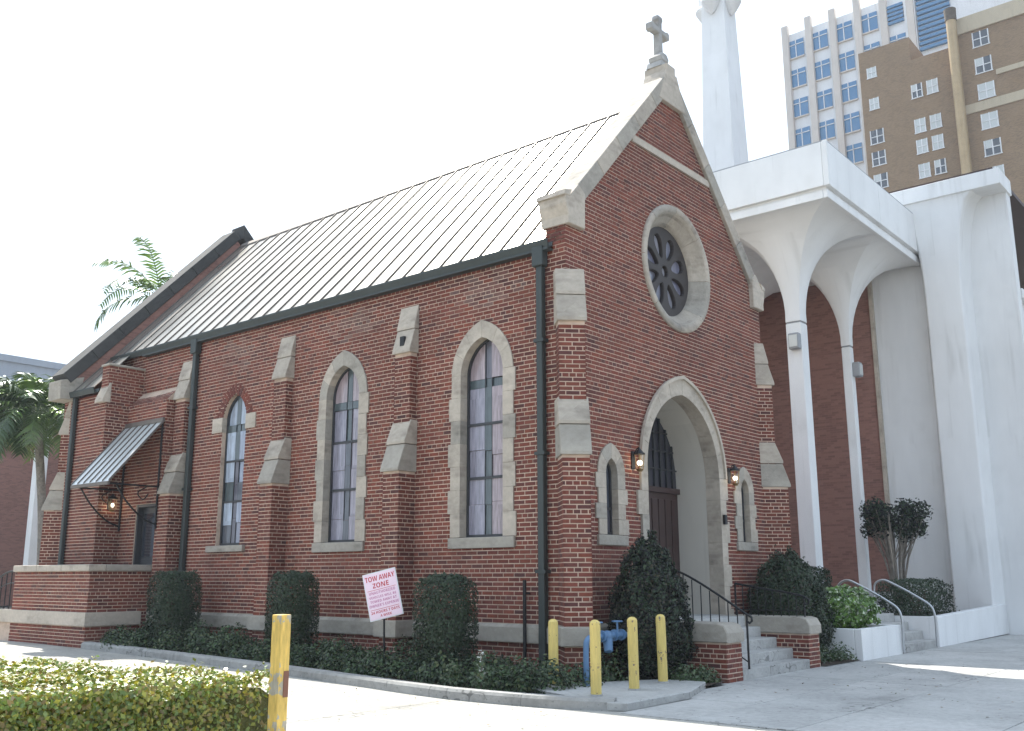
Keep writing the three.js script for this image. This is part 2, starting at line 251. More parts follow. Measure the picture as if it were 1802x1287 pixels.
// ---- buttresses with two stone weatherings each
function wedge(F, w, y0, y1, nb, nt, inner) { const g = prism([[inner, y0], [nb, y0], [nb, y0 + 0.05], [nt, y1], [inner, y1]], w, 0.008); g.applyMatrix4(new THREE.Matrix4().makeBasis(V3(0, 0, 1), V3(0, 1, 0), V3(-1, 0, 0))); g.translate(w / 2, 0, 0); return inF(g, F); }
function buttress(o, U, w, name, opt = {}) {
  const F = frame(o, U), { p1 = 0.39, p2 = 0.17, a = 3.33, b = 4.24, c = 5.45, d = 6.34, inner = -0.02 } = opt;
  const body = obj(name, [inF(bx(-w / 2 + 0.006, w / 2 - 0.006, 0, a, inner, p1 - 0.006), F), inF(bx(-w / 2 + 0.006, w / 2 - 0.006, a, c, inner, p2 - 0.006), F)], M.mortar, chapel);
  const sub = (p) => new THREE.Matrix4().multiplyMatrices(F, p);
  const front = (p) => sub(new THREE.Matrix4().makeTranslation(0, 0, p));
  const Lf = sub(new THREE.Matrix4().makeBasis(V3(0, 0, 1), V3(0, 1, 0), V3(-1, 0, 0)).setPosition(-w / 2, 0, 0)), Rt = sub(new THREE.Matrix4().makeBasis(V3(0, 0, -1), V3(0, 1, 0), V3(1, 0, 0)).setPosition(w / 2, 0, 0));
  for (const [y0, y1, p] of [[0, a + 0.07, p1], [a, c + 0.07, p2]]) {
    const q = (u0, u1) => [[[u0, y0], [u1, y0], [u1, y1 - 0.07], [u0, y1 - 0.07]]];
    lay(CB, front(p), q(-w / 2 + 0.003, w / 2 - 0.003), y0, y1 - 0.07, { host: body });
    lay(CB, Lf, q(inner, p - 0.003), y0, y1 - 0.07, { host: body }); lay(CB, Rt, q(-p + 0.003, -inner), y0, y1 - 0.07, { host: body });
  }
  const m = (a + b) / 2 + 0.02, k = p1 - p2;
  obj('weathering_stone', wedge(F, w + 0.05, a, m - 0.006, p1 + 0.05, p2 + k * 0.55, inner), M.stone2, body);
  obj('weathering_stone', wedge(F, w + 0.06, m + 0.006, b, p2 + k * 0.62, p2 - 0.02, inner), M.stone, body);
  const m2 = (c + d) / 2;
  obj('weathering_stone', wedge(F, w + 0.05, c, m2 - 0.006, p2 + 0.05, p2 * 0.6, inner), M.stone, body);
  obj('weathering_stone', wedge(F, w + 0.05, m2 + 0.006, d, p2 * 0.66, 0.02 + (opt.diag ? 0.0 : 0), inner), M.stone3, body);
  if (!opt.noBase) obj('base_stone', [inF(rbx(-w / 2 - 0.07, w / 2 + 0.07, 0.57, 0.84, inner, p1 + 0.07, 0.015), F)], M.stone2, body);
  return body;
}
{ const b = buttress([0, 0, -3.31], [0, 0, 1], 0.4, 'buttress'); obj('vent_slot', inF(rbx(-0.055, 0.055, 5.58, 5.76, 0.13, 0.2, 0.008), frame([0, 0, -3.31], [0, 0, 1])), M.iron, b); } buttress([0, 0, -6.82], [0, 0, 1], 0.4, 'buttress'); buttress([0, 0, -10.42], [0, 0, 1], 0.4, 'buttress');
const cornerButtress = buttress([0.04, 0, ZF + 0.04], [1, 0, 1], 0.42, 'corner_buttress', { inner: -0.32, diag: 1 });
buttress([W - 0.06, 0, ZF - 0.02], [1, 0, -1], 0.36, 'corner_buttress', { inner: -0.32, diag: 1 });
buttress([-0.72, 0, ZB + 0.12], [-1, 0, 1], 0.5, 'corner_buttress', { inner: -0.4, diag: 1, c: 4.9, d: 5.75, a: 3.1, b: 4.0, noBase: 1 });
// ---- stone base course
obj('base_course', [[-3.05, 0.0], [-6.56, -3.57], [-10.16, -7.08]].map(([a, b]) => inF(prism([[-0.1, 0.57], [0.07, 0.57], [0.07, 0.79], [0.02, 0.84], [-0.1, 0.84]], b - a).applyMatrix4(new THREE.Matrix4().makeBasis(V3(0, 0, 1), V3(0, 1, 0), V3(-1, 0, 0)).setPosition(b, 0, 0)), FS)), M.stone2, chapel);
obj('base_course', [[0.2, 1.96], [5.0, 6.76]].map(([a, b]) => inF(prism([[-0.1, 0.57], [0.07, 0.57], [0.07, 0.79], [0.02, 0.84], [-0.1, 0.84]], b - a).applyMatrix4(new THREE.Matrix4().makeBasis(V3(0, 0, 1), V3(0, 1, 0), V3(-1, 0, 0)).setPosition(b, 0, 0)), FF)), M.stone2, chapel);

// ---- windows: dark frame > panes, bars, stone blocks
const glassMats = {};
function glass(key, c) { return glassMats[key] ||= new THREE.MeshPhysicalMaterial({ color: c, roughness: 0.3, map: T.glass, clearcoat: 0.7, clearcoatRoughness: 0.08 }); }
const GL = [['gl0', col(0.31, 0.295, 0.35)], ['gl1', col(0.35, 0.315, 0.36)], ['gl2', col(0.29, 0.30, 0.36)], ['gl3', col(0.40, 0.32, 0.33)], ['gl4', col(0.33, 0.34, 0.39)]];
const GD = [['gd0', col(0.09, 0.10, 0.12)], ['gd1', col(0.075, 0.10, 0.105)], ['gd2', col(0.11, 0.105, 0.13)]];
const pick = (l) => glass(...l[Math.floor(rnd() * l.length)]);
function stoneArch(F, parent, c, y0, ys, a, ri, ao, ro, back, proud, nJ, nV, wide = 0.075) {
  const hJ = (ys - y0) / nJ, mats = [M.stone, M.stone3, M.stone, M.stone2];
  for (const s of [-1, 1]) for (let k = 0; k < nJ; k++) {
    const out = ao + ((k + (s > 0 ? 1 : 0)) % 2 ? wide : 0.0) + rr(-0.012, 0.012), u0 = c + s * a, u1 = c + s * out;
    obj('stone_block', inF(rbx(Math.min(u0, u1), Math.max(u0, u1), y0 + k * hJ + 0.0012, y0 + (k + 1) * hJ - 0.0012, -back, proud + rr(0, 0.003), 0.004), F), mats[Math.floor(rnd() * 4)], parent);
  }
  const arc = (h, rise) => { const R = (h * h + rise * rise) / (2 * h), off = R - h, tm = Math.acos(off / R); return (t) => [R * Math.cos(tm * t) - off, R * Math.sin(tm * t)]; };
  const A = arc(a, ri), B = arc(ao, ro);
  for (const s of [-1, 1]) for (let k = 0; k < nV; k++) {
    const t0 = k / nV + 0.0015, t1 = (k + 1) / nV - 0.0015, p = [];
    for (let i = 0; i <= 5; i++) { const q = A(t0 + (t1 - t0) * i / 5); p.push([c + s * q[0], ys + q[1]]); }
    for (let i = 5; i >= 0; i--) { const q = B(t0 + (t1 - t0) * i / 5); p.push([c + s * q[0], ys + q[1]]); }
    obj('voussoir', inF(prism(p, back + proud, 0.003).translate(0, 0, -back), F), mats[Math.floor(rnd() * 4)], parent);
  }
}
function ring(pts, inner, d) { const s = new THREE.Shape(pts.map((p) => new THREE.Vector2(...p))); s.holes.push(new THREE.Path(inner.map((p) => new THREE.Vector2(...p)))); return new THREE.ExtrudeGeometry(s, { depth: d, bevelEnabled: false }); }
function archWindow(F, c, y0, ys, a, rise, back, bars, o = {}) {
  const top = archTop(c, ys, a - 0.03, rise - 0.03), e = 0.045, tint = [GL[Math.floor(rnd() * 2)], GL[1 + Math.floor(rnd() * 3)]], mid3 = GD[Math.floor(rnd() * 3)];
  const fr = obj('window', inF(ring(archPoly(c, y0, ys, a, rise), archPoly(c, y0 + e, ys, a - e, rise - e), 0.06).translate(0, 0, -back), F), M.frame, chapel);
  for (const b of bars) obj('glazing_bar', inF(bx(c - a + 0.01, c + a - 0.01, b - 0.022, b + 0.022, -back + 0.01, -back + 0.055), F), M.frame, fr);
  const ybs = [y0 + 0.02, ...bars, null], cw = o.cw ?? 0.075, cols = o.slit ? [[c - a + 0.02, c + a - 0.02, 0]] : [[c - a + 0.025, c - cw, 0], [c - cw, c + cw, 1], [c + cw, c + a - 0.025, 0]];
  for (let k = 0; k < ybs.length - 1; k++) for (const [u0, u1, dark] of cols) {
    const lo = ybs[k], hi = ybs[k + 1];
    const put = (a0, a1, b0, b1, m) => { // pane between u a0..a1, up to b1 or to the arch
      const pts = [[a0 + 0.004, b0], [a1 - 0.004, b0]];
      if (b1 !== null) pts.push([a1 - 0.004, b1], [a0 + 0.004, b1]); else for (let i = 6; i >= 0; i--) { const u = a0 + 0.004 + (a1 - a0 - 0.008) * i / 6; pts.push([u, Math.max(b0 + 0.01, top(u))]); }
      const g = prism(pts, 0.012); g.rotateX(rr(-0.004, 0.004)); g.translate(0, 0, -back + 0.016 + rr(0, 0.003)); obj('pane', inF(g, F), m, fr);
    };
    if (o.slit) { put(u0, u1, lo, hi, glass(...(k % 2 ? GD[0] : GD[2]))); continue; }
    if (dark) for (const u of [u0, u1]) obj('lead_came', inF(bx(u - 0.007, u + 0.007, lo, hi === null ? top(u) - 0.01 : hi, -back + 0.02, -back + 0.036), F), M.frame, fr);
    const side = glass(...(o.pal ? o.pal[u0 < c - 0.1 ? 0 : 1] : tint[u0 < c - 0.1 ? 0 : 1])), low = o.low ? glass(...o.low[(k + (u0 < c ? 0 : 3)) % o.low.length]) : side;
    if (hi === null) { // top light holds the cross arms and the pale quarters
      const yc = lo + 0.62;
      put(u0, u1, lo + 0.01, yc, dark ? glass(...GD[1]) : side); put(u0, u1, yc + 0.006, yc + 0.15, glass(...GD[1])); put(u0, u1, yc + 0.156, null, dark ? pick(GD) : glass(...(o.pal ? o.pal[0] : GL[3])));
    } else { const mid = lo + (hi - lo) * rr(0.4, 0.6); put(u0, u1, lo + 0.01, mid, dark ? glass(...mid3) : low); put(u0, u1, mid + 0.006, hi - 0.01, dark ? glass(...mid3) : side); }
  }
  return fr;
}
for (const c of SW) {
  const w = archWindow(FS, c, 2.18, 4.9, 0.47, 0.61, 0.2, [3.15, 4.0 - 0.02, 4.42 - 0.3].slice(0, 1).concat([4.05]));
  w.userData.label = 'tall stained glass window with stone surround';
  stoneArch(FS, w, c, 2.18, 4.9, 0.465, 0.6, 0.68, 0.9, 0.26, 0.025, 7, 3, 0.055);
  obj('window_sill', inF(rbx(c - 0.71, c + 0.71, 2.0, 2.174, -0.26, 0.05, 0.012), FS), M.stone2, w);
}
{ // third window: brick arch, stone imposts and sill only
  const w = archWindow(FS, W3, 2.2, 4.82, 0.42, 0.56, 0.16, [3.1, 3.95], { pal: [['gl5', col(0.40, 0.46, 0.54)], ['gl6', col(0.33, 0.37, 0.46)]], low: GD.concat([GL[2]]) });
  obj('window_sill', inF(rbx(W3 - 0.66, W3 + 0.62, 2.06, 2.19, -0.16, 0.08, 0.012), FS), M.stone2, w);
  for (const s of [-1, 1]) obj('impost_stone', inF(rbx(W3 + (s < 0 ? -0.78 : 0.412), W3 + (s < 0 ? -0.412 : 0.76), 4.58, 4.9, -0.15, 0.02, 0.012), FS), M.stone3, w);
  const R = 0.42, n = 19;
  for (let i = 0; i < n; i++) { // soldier bricks round the arch
    const t = (i + 0.5) / n, P = archPts(W3, 4.82, 0.53, 0.67, 30), k = t * 60, p = P[Math.floor(k)], q = P[Math.min(60, Math.floor(k) + 1)], ang = Math.atan2(q[1] - p[1], q[0] - p[0]);
    const g = new RoundedBoxGeometry(0.066, 0.215, 0.17, 1, 0.003); g.rotateZ(ang); g.translate(p[0], p[1], -0.075); obj('arch_brick', inF(g, FS), brickMats[Math.floor(rnd() * 7)], w);
  }
  obj('arch_mortar', inF(prism([...archPts(W3, 4.82, 0.635, 0.78, 16), ...archPts(W3, 4.82, 0.425, 0.565, 16).reverse()], 0.15).translate(0, 0, -0.152), FS), M.mortar, w);
}
for (const c of FW) { // slit windows of the front
  const w = archWindow(FF, c, 2.2, 3.17, 0.17, 0.26, 0.16, [2.62], { slit: 1 });
  w.userData.label = 'narrow slit window with stone surround';
  stoneArch(FF, w, c, 2.2, 3.17, 0.165, 0.25, 0.39, 0.5, 0.2, 0.025, 4, 2, 0.06);
  obj('window_sill', inF(rbx(c - 0.42, c + 0.42, 2.03, 2.194, -0.2, 0.045, 0.012), FF), M.stone2, w);
}
{ // rose window
  const tr = new THREE.Shape(circle(ROSE, 0.9, 48).map((p) => new THREE.Vector2(...p))), petals = [];
  for (let k = 0; k < 8; k++) { const t = k / 8 * 2 * Math.PI + 0.39, pts = []; for (let i = 0; i < 18; i++) { const s = i / 18 * 2 * Math.PI, rad = 0.5 + 0.25 * Math.cos(s), tan = 0.13 * Math.sin(s) * (1 + 0.35 * Math.cos(s)); pts.push([ROSE[0] + rad * Math.cos(t) - tan * Math.sin(t), ROSE[1] + rad * Math.sin(t) + tan * Math.cos(t)]); } petals.push(pts); tr.holes.push(new THREE.Path(pts.map((p) => new THREE.Vector2(...p)))); }
  tr.holes.push(new THREE.Path(circle(ROSE, 0.12, 16).map((p) => new THREE.Vector2(...p))));
  const w = obj('rose_window', inF(new THREE.ExtrudeGeometry(tr, { depth: 0.09, bevelEnabled: true, bevelSize: 0.012, bevelThickness: 0.02, bevelSegments: 1 }).translate(0, 0, -0.36), FF), M.tracery, chapel);
  w.userData.label = 'round rose window with eight dark petals in a stone ring';
  const gm = [['r0', col(0.26, 0.27, 0.33)], ['r1', col(0.20, 0.20, 0.27)], ['r2', col(0.34, 0.34, 0.38)]];
  for (const p of petals) obj('pane', inF(prism(p.map(([x, y]) => [x, y]), 0.01).translate(0, 0, -0.34), FF), pick(gm), w);
  obj('pane', inF(prism(circle(ROSE, 0.14, 16), 0.01).translate(0, 0, -0.34), FF), glass('r3', col(0.42, 0.42, 0.46)), w);
  const prof = [[0.86, -0.36], [0.87, -0.22], [0.93, -0.17], [1.02, -0.06], [1.06, -0.02], [1.08, 0.03], [1.14, 0.055], [1.21, 0.05], [1.23, 0.02], [1.23, -0.1]].map((p) => new THREE.Vector2(...p));
  for (let k = 0; k < 8; k++) { const g = new THREE.LatheGeometry(prof, 7, k * Math.PI / 4 + 0.003, Math.PI / 4 - 0.006); g.rotateX(Math.PI / 2); g.translate(ROSE[0], ROSE[1], 0); obj('ring_stone', inF(g, FF), [M.stone, M.stone2, M.stone3][k % 3], w); }
}
{ // ---- portal: stone arch, deep plastered reveal, dark door with leaded tympanum
  const { c, ys, a, ri, ao, ro } = PORT, D = 0.92, fl = 0.86;
  const door = obj('entrance_door', inF(prism([[c - a, fl], [c, fl], [c, 3.1], [c - a, 3.1]], 0.06, 0.004).translate(0, 0, -D - 0.02), FF), M.wood, chapel);
  door.userData.label = 'dark double door with leaded fanlight in a deep pointed portal';
  obj('door_leaf', inF(prism([[c + 0.008, fl], [c + a, fl], [c + a, 3.1], [c + 0.008, 3.1]], 0.06, 0.004).translate(0, 0, -D - 0.02), FF), M.wood, door);
  for (const s of [-1, 1]) for (let k = 0; k < 5; k++) { const u0 = c + s * (0.06 + k * 0.235), u1 = c + s * (0.06 + k * 0.235 + 0.2); obj('door_panel', inF(rbx(Math.min(u0, u1), Math.max(u0, u1), fl + 0.12, 2.98, -D + 0.03, -D + 0.065, 0.008), FF), M.wood, door); }
  obj('transom', inF(bx(c - a, c + a, 3.1, 3.2, -D - 0.02, -D + 0.1), FF), M.wood, door);
  const topf = archPts(c, ys, a, ri, 14);
  obj('fanlight', inF(prism([[c - a, 3.2], [c + a, 3.2], ...topf], 0.02).translate(0, 0, -D), FF), glass('fan', col(0.045, 0.045, 0.06)), door);
  const tp = archTop(c, ys, a, ri);
  for (let k = -5; k <= 5; k++) { const u = c + k * 0.22; obj('tracery_bar', inF(bx(u - 0.018, u + 0.018, 3.2, tp(u) - 0.01, -D + 0.021, -D + 0.06), FF), M.frame, door); }
  for (const y of [3.55, 3.9, 4.25]) { let h = a - 0.02; while (h > 0.05 && tp(c + h) < y) h -= 0.02; obj('tracery_bar', inF(bx(c - h, c + h, y - 0.015, y + 0.015, -D + 0.021, -D + 0.055), FF), M.frame, door); }
  obj('door_handle', inF(rbx(c - 0.09, c - 0.05, 1.85, 2.15, -D + 0.06, -D + 0.11, 0.01), FF), M.brass, door);
  const rv = obj('portal', inF(prism([[c + a + 0.12, fl], ...archPts(c, ys, a + 0.12, ri + 0.13, 20), [c - a - 0.12, fl], [c - a, fl], ...archPts(c, ys, a, ri, 20).reverse(), [c + a, fl]], D - 0.16).translate(0, 0, -D - 0.1), FF), M.portalPlaster, chapel);
  stoneArch(FF, rv, c, fl - 0.3, ys, a, ri, ao, ro, 0.26, 0.04, 7, 5, 0.1);
  obj('hood_mould', inF(prism([...archPts(c, ys, ao + 0.03, ro + 0.03, 16), ...archPts(c, ys, ao - 0.03, ro - 0.03, 16).reverse()], 0.05).translate(0, 0, 0.03), FF), M.stone3, rv);
  obj('porch_floor', inF(bx(c - a, c + a, 0.6, fl, -D - 0.1, 0.02), FF), M.concrete, rv);
  obj('bell_box', inF(rbx(4.8, 4.89, 2.5, 2.68, 0.044, 0.1, 0.01), FF), M.iron, rv);
}
// ---- gable trim: band, copings, kneelers, apex stone and cross
obj('string_course', [inF(prism([[-0.1, 9.27], [0.04, 9.27], [0.04, 9.40], [0.02, 9.42], [-0.1, 9.42]], 2.86).applyMatrix4(new THREE.Matrix4().makeBasis(V3(0, 0, 1), V3(0, 1, 0), V3(-1, 0, 0)).setPosition(CX + 1.43, 0, 0)), FF)], M.stone3, chapel);
const SL = (AP - E0) / CX, sl = Math.hypot(1, SL), dx = 1 / sl, dy = SL / sl;
function coping(z0, z1, th, sag, from, name, mats, yoff = 0) {
  const par = new THREE.Group(); par.name = name; chapel.add(par);
  for (const s of [-1, 1]) {
    const P = (d, n) => [CX + s * (CX - (d * dx - n * dy)), E0 + yoff + d * dy + n * dx], L = CX * sl - 0.02, nb = 5;
    for (let k = 0; k < nb; k++) { const a = from + (L - from) * k / nb + 0.004, b = from + (L - from) * (k + 1) / nb - 0.004; const e = k === nb - 1 ? th * 0.0 : 0; obj('coping_stone', prism([P(a, -sag), P(b, -sag), P(b + e, th * 0.8), P(b + e - 0.0, th), P(a, th), P(a, th * 0.8)], z1 - z0, 0.012).translate(0, 0, z0), mats[k % mats.length], par); }
  }
  return par;
}
coping(ZF - 0.42, ZF + 0.075, 0.24, 0.05, 0.6, 'gable_coping', [M.stone2, M.stone]);
for (const s of [-1, 1]) {
  const X = (x) => CX + s * (CX - x);
  obj('kneeler', [prism([[X(-0.04), 7.1], [X(0.42), 7.1], [X(0.44), 7.72], [X(0.26), 7.84], [X(-0.0), 7.56], [X(-0.11), 7.56], [X(-0.11), 7.42], [X(-0.04), 7.24]], 0.56, 0.012).translate(0, 0, ZF - 0.46), prism([[X(-0.15), 7.55], [X(0.0), 7.55], [X(0.06), 7.69], [X(-0.12), 7.64]], 0.6, 0.012).translate(0, 0, ZF - 0.49)], M.stone3, chapel);
  obj('kneeler_brick_return', bx(Math.min(X(0.006), X(0.4)), Math.max(X(0.006), X(0.4)), 6.8, 7.12, ZF - 0.395, ZF - 0.012), M.mortar, chapel);
}
lay(CB, FS, [[[ZF - 0.4, 6.86], [ZF - 0.004, 6.86], [ZF - 0.004, 7.13], [ZF - 0.4, 7.13]]], 6.86, 7.15, { host: sideWall });
{
  const K = (l) => l.map(([x, y]) => [x + CX, y]);
  const par = obj('apex_stone', [prism(K([[-0.5, 10.5], [0.5, 10.5], [0.2, 11.2], [-0.2, 11.2]]), 0.505, 0.012).translate(0, 0, ZF - 0.42), prism(K([[-0.15, 11.1], [0.15, 11.1], [0.15, 11.36], [-0.15, 11.36]]), 0.53, 0.012).translate(0, 0, ZF - 0.45)], M.stone3, chapel);
  const cross = obj('gable_cross', [prism(K([[-0.17, 11.36], [0.17, 11.36], [0.12, 11.5], [-0.12, 11.5]]), 0.34, 0.012).translate(0, 0, ZF - 0.4), prism(K([[-0.13, 11.5], [0.13, 11.5], [0.16, 11.58], [0.07, 11.68], [-0.07, 11.68], [-0.16, 11.58]]), 0.3, 0.02).translate(0, 0, ZF - 0.35),
    prism(K([[-0.065, 11.66], [0.065, 11.66], [0.055, 12.13], [0.22, 12.12], [0.27, 12.09], [0.34, 12.13], [0.34, 12.25], [0.27, 12.29], [0.22, 12.26], [0.055, 12.25], [0.06, 12.38], [0.1, 12.43], [0.08, 12.52], [-0.08, 12.52], [-0.1, 12.43], [-0.06, 12.38], [-0.055, 12.25], [-0.22, 12.26], [-0.27, 12.29], [-0.34, 12.25], [-0.34, 12.13], [-0.27, 12.09], [-0.22, 12.12], [-0.055, 12.13]]), 0.16, 0.02).translate(0, 0, ZF - 0.28)], M.stoneMid, par);
  cross.userData.label = 'weathered grey stone cross on the gable apex';
}
// rear gable coping, higher above the roof and running lower on the wide side
{
  const par = new THREE.Group(); par.name = 'rear_coping'; chapel.add(par);
  const P = (d, n) => [d * dx - n * dy, 6.95 + d * dy + n * dx], a0 = -1.35, L = CX * sl + 0.12, nb = 7;
  for (let k = 0; k < nb; k++) { const a = a0 + (L - a0) * k / nb + 0.004, b = a0 + (L - a0) * (k + 1) / nb - 0.004; obj('coping_stone', prism([P(a, 0.22), P(b, 0.22), P(b, 0.5), P(a, 0.5)], 0.62, 0.012).translate(0, 0, ZB - 0.05), M.stoneDark, par); }
  obj('parapet_brick', prism([P(-1.3, -0.3), P(L - 0.1, -0.3), P(L - 0.1, 0.22), P(-1.3, 0.22)], 0.5).translate(0, 0, ZB + 0.02), M.farBrick, par);
  obj('kneeler', [prism([[-1.3, 5.7], [-0.85, 5.7], [-0.75, 6.3], [-1.32, 6.15]], 0.6, 0.012).translate(0, 0, ZB - 0.05)], M.stone2, par);
  obj('coping_stone', prism([[CX + 0.02, 11.0], [W + 0.5, 7.2], [W + 0.5, 7.5], [CX + 0.02, 11.4]], 0.6).translate(0, 0, ZB - 0.04), M.stoneDark, par);
}
// ---- standing seam roof: panels, ribs, ridge
{
  const roof = new THREE.Group(); roof.name = 'roof'; chapel.add(roof);
  const y0 = 6.95, k = (10.76 - 6.95) / CX, sheet = (s, xa, z0, z1, t, lift) => { const X = (x) => CX + s * (CX - x); const q = (x) => y0 + k * x + lift; return prism([[X(xa), q(xa)], [X(CX), q(CX)], [X(CX), q(CX) + t], [X(xa), q(xa) + t]], z1 - z0).translate(0, 0, z0); };
  const n = 29, zA = ZF - 0.4, zE = -13.75, p = (zA - zE) / n;
  for (const s of [1, -1]) for (let i = 0; i < n; i++) {
    const z1 = zA - p * i, z0 = z1 - p, xa = s < 0 && z1 < -12.5 ? -1.03 : -0.13;
    const m = obj('roof_panel', sheet(s, xa, z0 + 0.001, z1 - 0.001, 0.02, rr(0, 0.003)), M.roof, roof);
    obj('seam_rib', sheet(s, xa, z0 - 0.014, z0 + 0.014, 0.06, 0), M.seam, roof);
  }
  obj('ridge_cap', prism([[CX - 0.12, 10.66], [CX, 10.79], [CX + 0.12, 10.66], [CX + 0.12, 10.7], [CX, 10.835], [CX - 0.12, 10.7]], 13.5).translate(0, 0, zE), M.seam, roof);
  obj('ceiling_deck', [sheet(1, 0.05, zE, zA, 0.05, -0.12), sheet(-1, 0.05, zE, zA, 0.05, -0.12)], M.wood, roof);
}
// ---- gutters and downspouts
const gutterProf = (z0, z1, x, y) => { const g = prism([[x, y], [x - 0.03, y - 0.1], [x - 0.13, y - 0.12], [x - 0.17, y - 0.02], [x - 0.17, y + 0.015], [x - 0.155, y + 0.015], [x - 0.12, y - 0.1], [x - 0.04, y - 0.085], [x - 0.015, y]].map(([a, b]) => [a, b]), z1 - z0); g.translate(0, 0, z0); return g; };
obj('gutter', [gutterProf(-13.7, -0.05, 0.0, 6.86), bx(-0.15, -0.01, 6.70, 6.74, -12.25, -0.05)], M.gutter, chapel);
obj('gutter', [gutterProf(-13.75, -12.61, -0.92, 5.86)], M.gutter, chapel);
for (const [z, y0] of [[-0.26, 0.05], [-10.06, 0.05]]) obj('downspout', [rbx(-0.125, -0.015, y0, 6.72, z - 0.062, z + 0.062, 0.02), rbx(-0.17, -0.01, 6.45, 6.78, z - 0.11, z + 0.11, 0.02), ...[1.6, 3.4, 5.2].map((y) => bx(-0.14, -0.005, y, y + 0.05, z - 0.1, z + 0.1))], M.gutter, chapel);
obj('downspout', rbx(-1.01, -0.915, 0.1, 5.75, -13.72, -13.6, 0.02), M.gutter, chapel);
obj('standpipe', [rod([-0.12, 0, -0.58], [-0.12, 1.5, -0.58], 0.028), rod([-0.12, 1.3, -0.58], [0.01, 1.3, -0.58], 0.015)], M.iron, chapel);
{ // side door
  const d = obj('side_door', [inF(bx(-11.6, -10.8, 0.9, 3.13, -0.2, -0.15), FD)], M.frame, chapel);
  d.userData.label = 'dark side door under the metal awning';
  obj('door_glass', inF(bx(-11.48, -10.92, 2.0, 2.95, -0.152, -0.14), FD), M.darkGlass, d);
  for (const y of [1.05, 1.55]) obj('door_panel', inF(rbx(-11.48, -10.92, y, y + 0.4, -0.152, -0.13, 0.008), FD), M.frame, d);
  obj('door_frame', [inF(bx(-11.615, -11.56, 0.9, 3.145, -0.15, -0.03), FD), inF(bx(-10.84, -10.785, 0.9, 3.145, -0.15, -0.03), FD), inF(bx(-11.56, -10.84, 3.09, 3.145, -0.15, -0.03), FD)], M.frame, d);
}
// ---- bricks: the 300 that show largest are parts of their own, all others one part
{
  const P = V3(), N = V3();
  for (const b of CB) { P.set(b.u, b.v, 0).applyMatrix4(b.F); N.set(0, 0, 1).transformDirection(b.F); const to = camera.position.clone().sub(P), d = to.length(); b.size = b.w > 0.15 && P.y > 0.9 ? Math.max(0, N.dot(to.normalize())) / d : 0; if (b.t || (P.x > 0.6 && P.y < 2.2)) b.size = 0; }
  CB.sort((a, b) => b.size - a.size);
  CB.slice(0, 300).forEach((b) => singleBrick(b, b.host));
  const rest = rawMesh('brickwork', mergedBricks(CB.slice(300)), M.bricks, chapel); rest.userData.kind = 'stuff';
}
// ================================================================ the ground
const gy = (z) => 0.0125 * Math.min(13, Math.max(0, -z));      // the drive climbs a little along the chapel
function sheet(outline, yf, m, name, step = 1) { // flat or gently sloping sheet
  const g = new THREE.ShapeGeometry(new THREE.Shape(outline.map(([x, z]) => new THREE.Vector2(x, -z)))); g.rotateX(-Math.PI / 2);
  const p = g.attributes.position; for (let i = 0; i < p.count; i++) p.setY(i, typeof yf === 'number' ? yf : yf(p.getZ(i))); g.computeVertexNormals(); return struct(obj(name, g, m));
}
{ const g = new THREE.PlaneGeometry(1600, 1600); g.rotateX(-Math.PI / 2); g.translate(0, -0.06, 0); struct(obj('ground', g, M.ground)); }
const KERB = [[-1.72, -10.9], [-1.82, -8], [-1.96, -4.8], [-2.2, -2], [-2.33, -0.6], [-2.32, 0.7], [-2.2, 1.6], [-1.95, 2.25]];
{ // concrete drive in strips with open joints
  const drive = new THREE.Group(); drive.name = 'driveway'; struct(drive); scene.add(drive);
  const strip = (x0, x1, z0, z1) => { const g = bx(x0 + 0.006, x1 - 0.006, -0.05, 0, z0 + 0.006, z1 - 0.006); const p = g.attributes.position; for (let i = 0; i < p.count; i++) if (p.getY(i) > -0.02) p.setY(i, gy(p.getZ(i))); obj('concrete_slab', g, M.drive, drive); };
  const xs = [-40, -30, -24, -20, -16.4, -12.6, -9.0, -5.4, -1.0], zs = [-60, -40, -30, -24, -18, -13, -8.6, -4.3, 0, 4.2, 8.4, 12.6];
  for (let i = 0; i + 1 < xs.length; i++) for (let j = 0; j + 1 < zs.length; j++) { const xr = xs[i + 1] > -1.1 && zs[j + 1] > 4.3 ? -2.1 : xs[i + 1]; strip(xs[i], xr, zs[j], zs[j + 1]); }
}
{ // sidewalk of concrete slabs
  const sw = new THREE.Group(); sw.name = 'sidewalk'; struct(sw); scene.add(sw);
  const xs = [-2.1, -0.4, 1.35, 3.1, 4.85, 6.6, 8.35, 10.1, 12.4, 15, 18, 22, 28, 40], zs = [1.62, 2.0, 3.3, 4.52, 6.2, 7.9, 9.6, 12];
  for (let i = 0; i + 1 < xs.length; i++) for (let j = 0; j + 1 < zs.length; j++) { if (j === 0 && (xs[i] < 0.5 || xs[i] > 6.5)) continue; if (j === 1 && xs[i] < -2) { continue; } const t = rr(-0.003, 0.004); obj('sidewalk_slab', rbx(xs[i] + 0.005, xs[i + 1] - 0.005, -0.04, 0.012 + t, zs[j] + 0.005, zs[j + 1] - 0.005, 0.008), rnd() < 0.5 ? M.concrete : M.concreteB, sw); }
  obj('sidewalk_slab', rbx(-2.09, -0.41, -0.04, 0.012, 2.42, 3.29, 0.008), M.concrete, sw);
  sheet([[-2.1, 1.6], [40, 1.6], [40, 12], [-2.1, 12]], -0.015, M.soil, 'joint_bed');
}
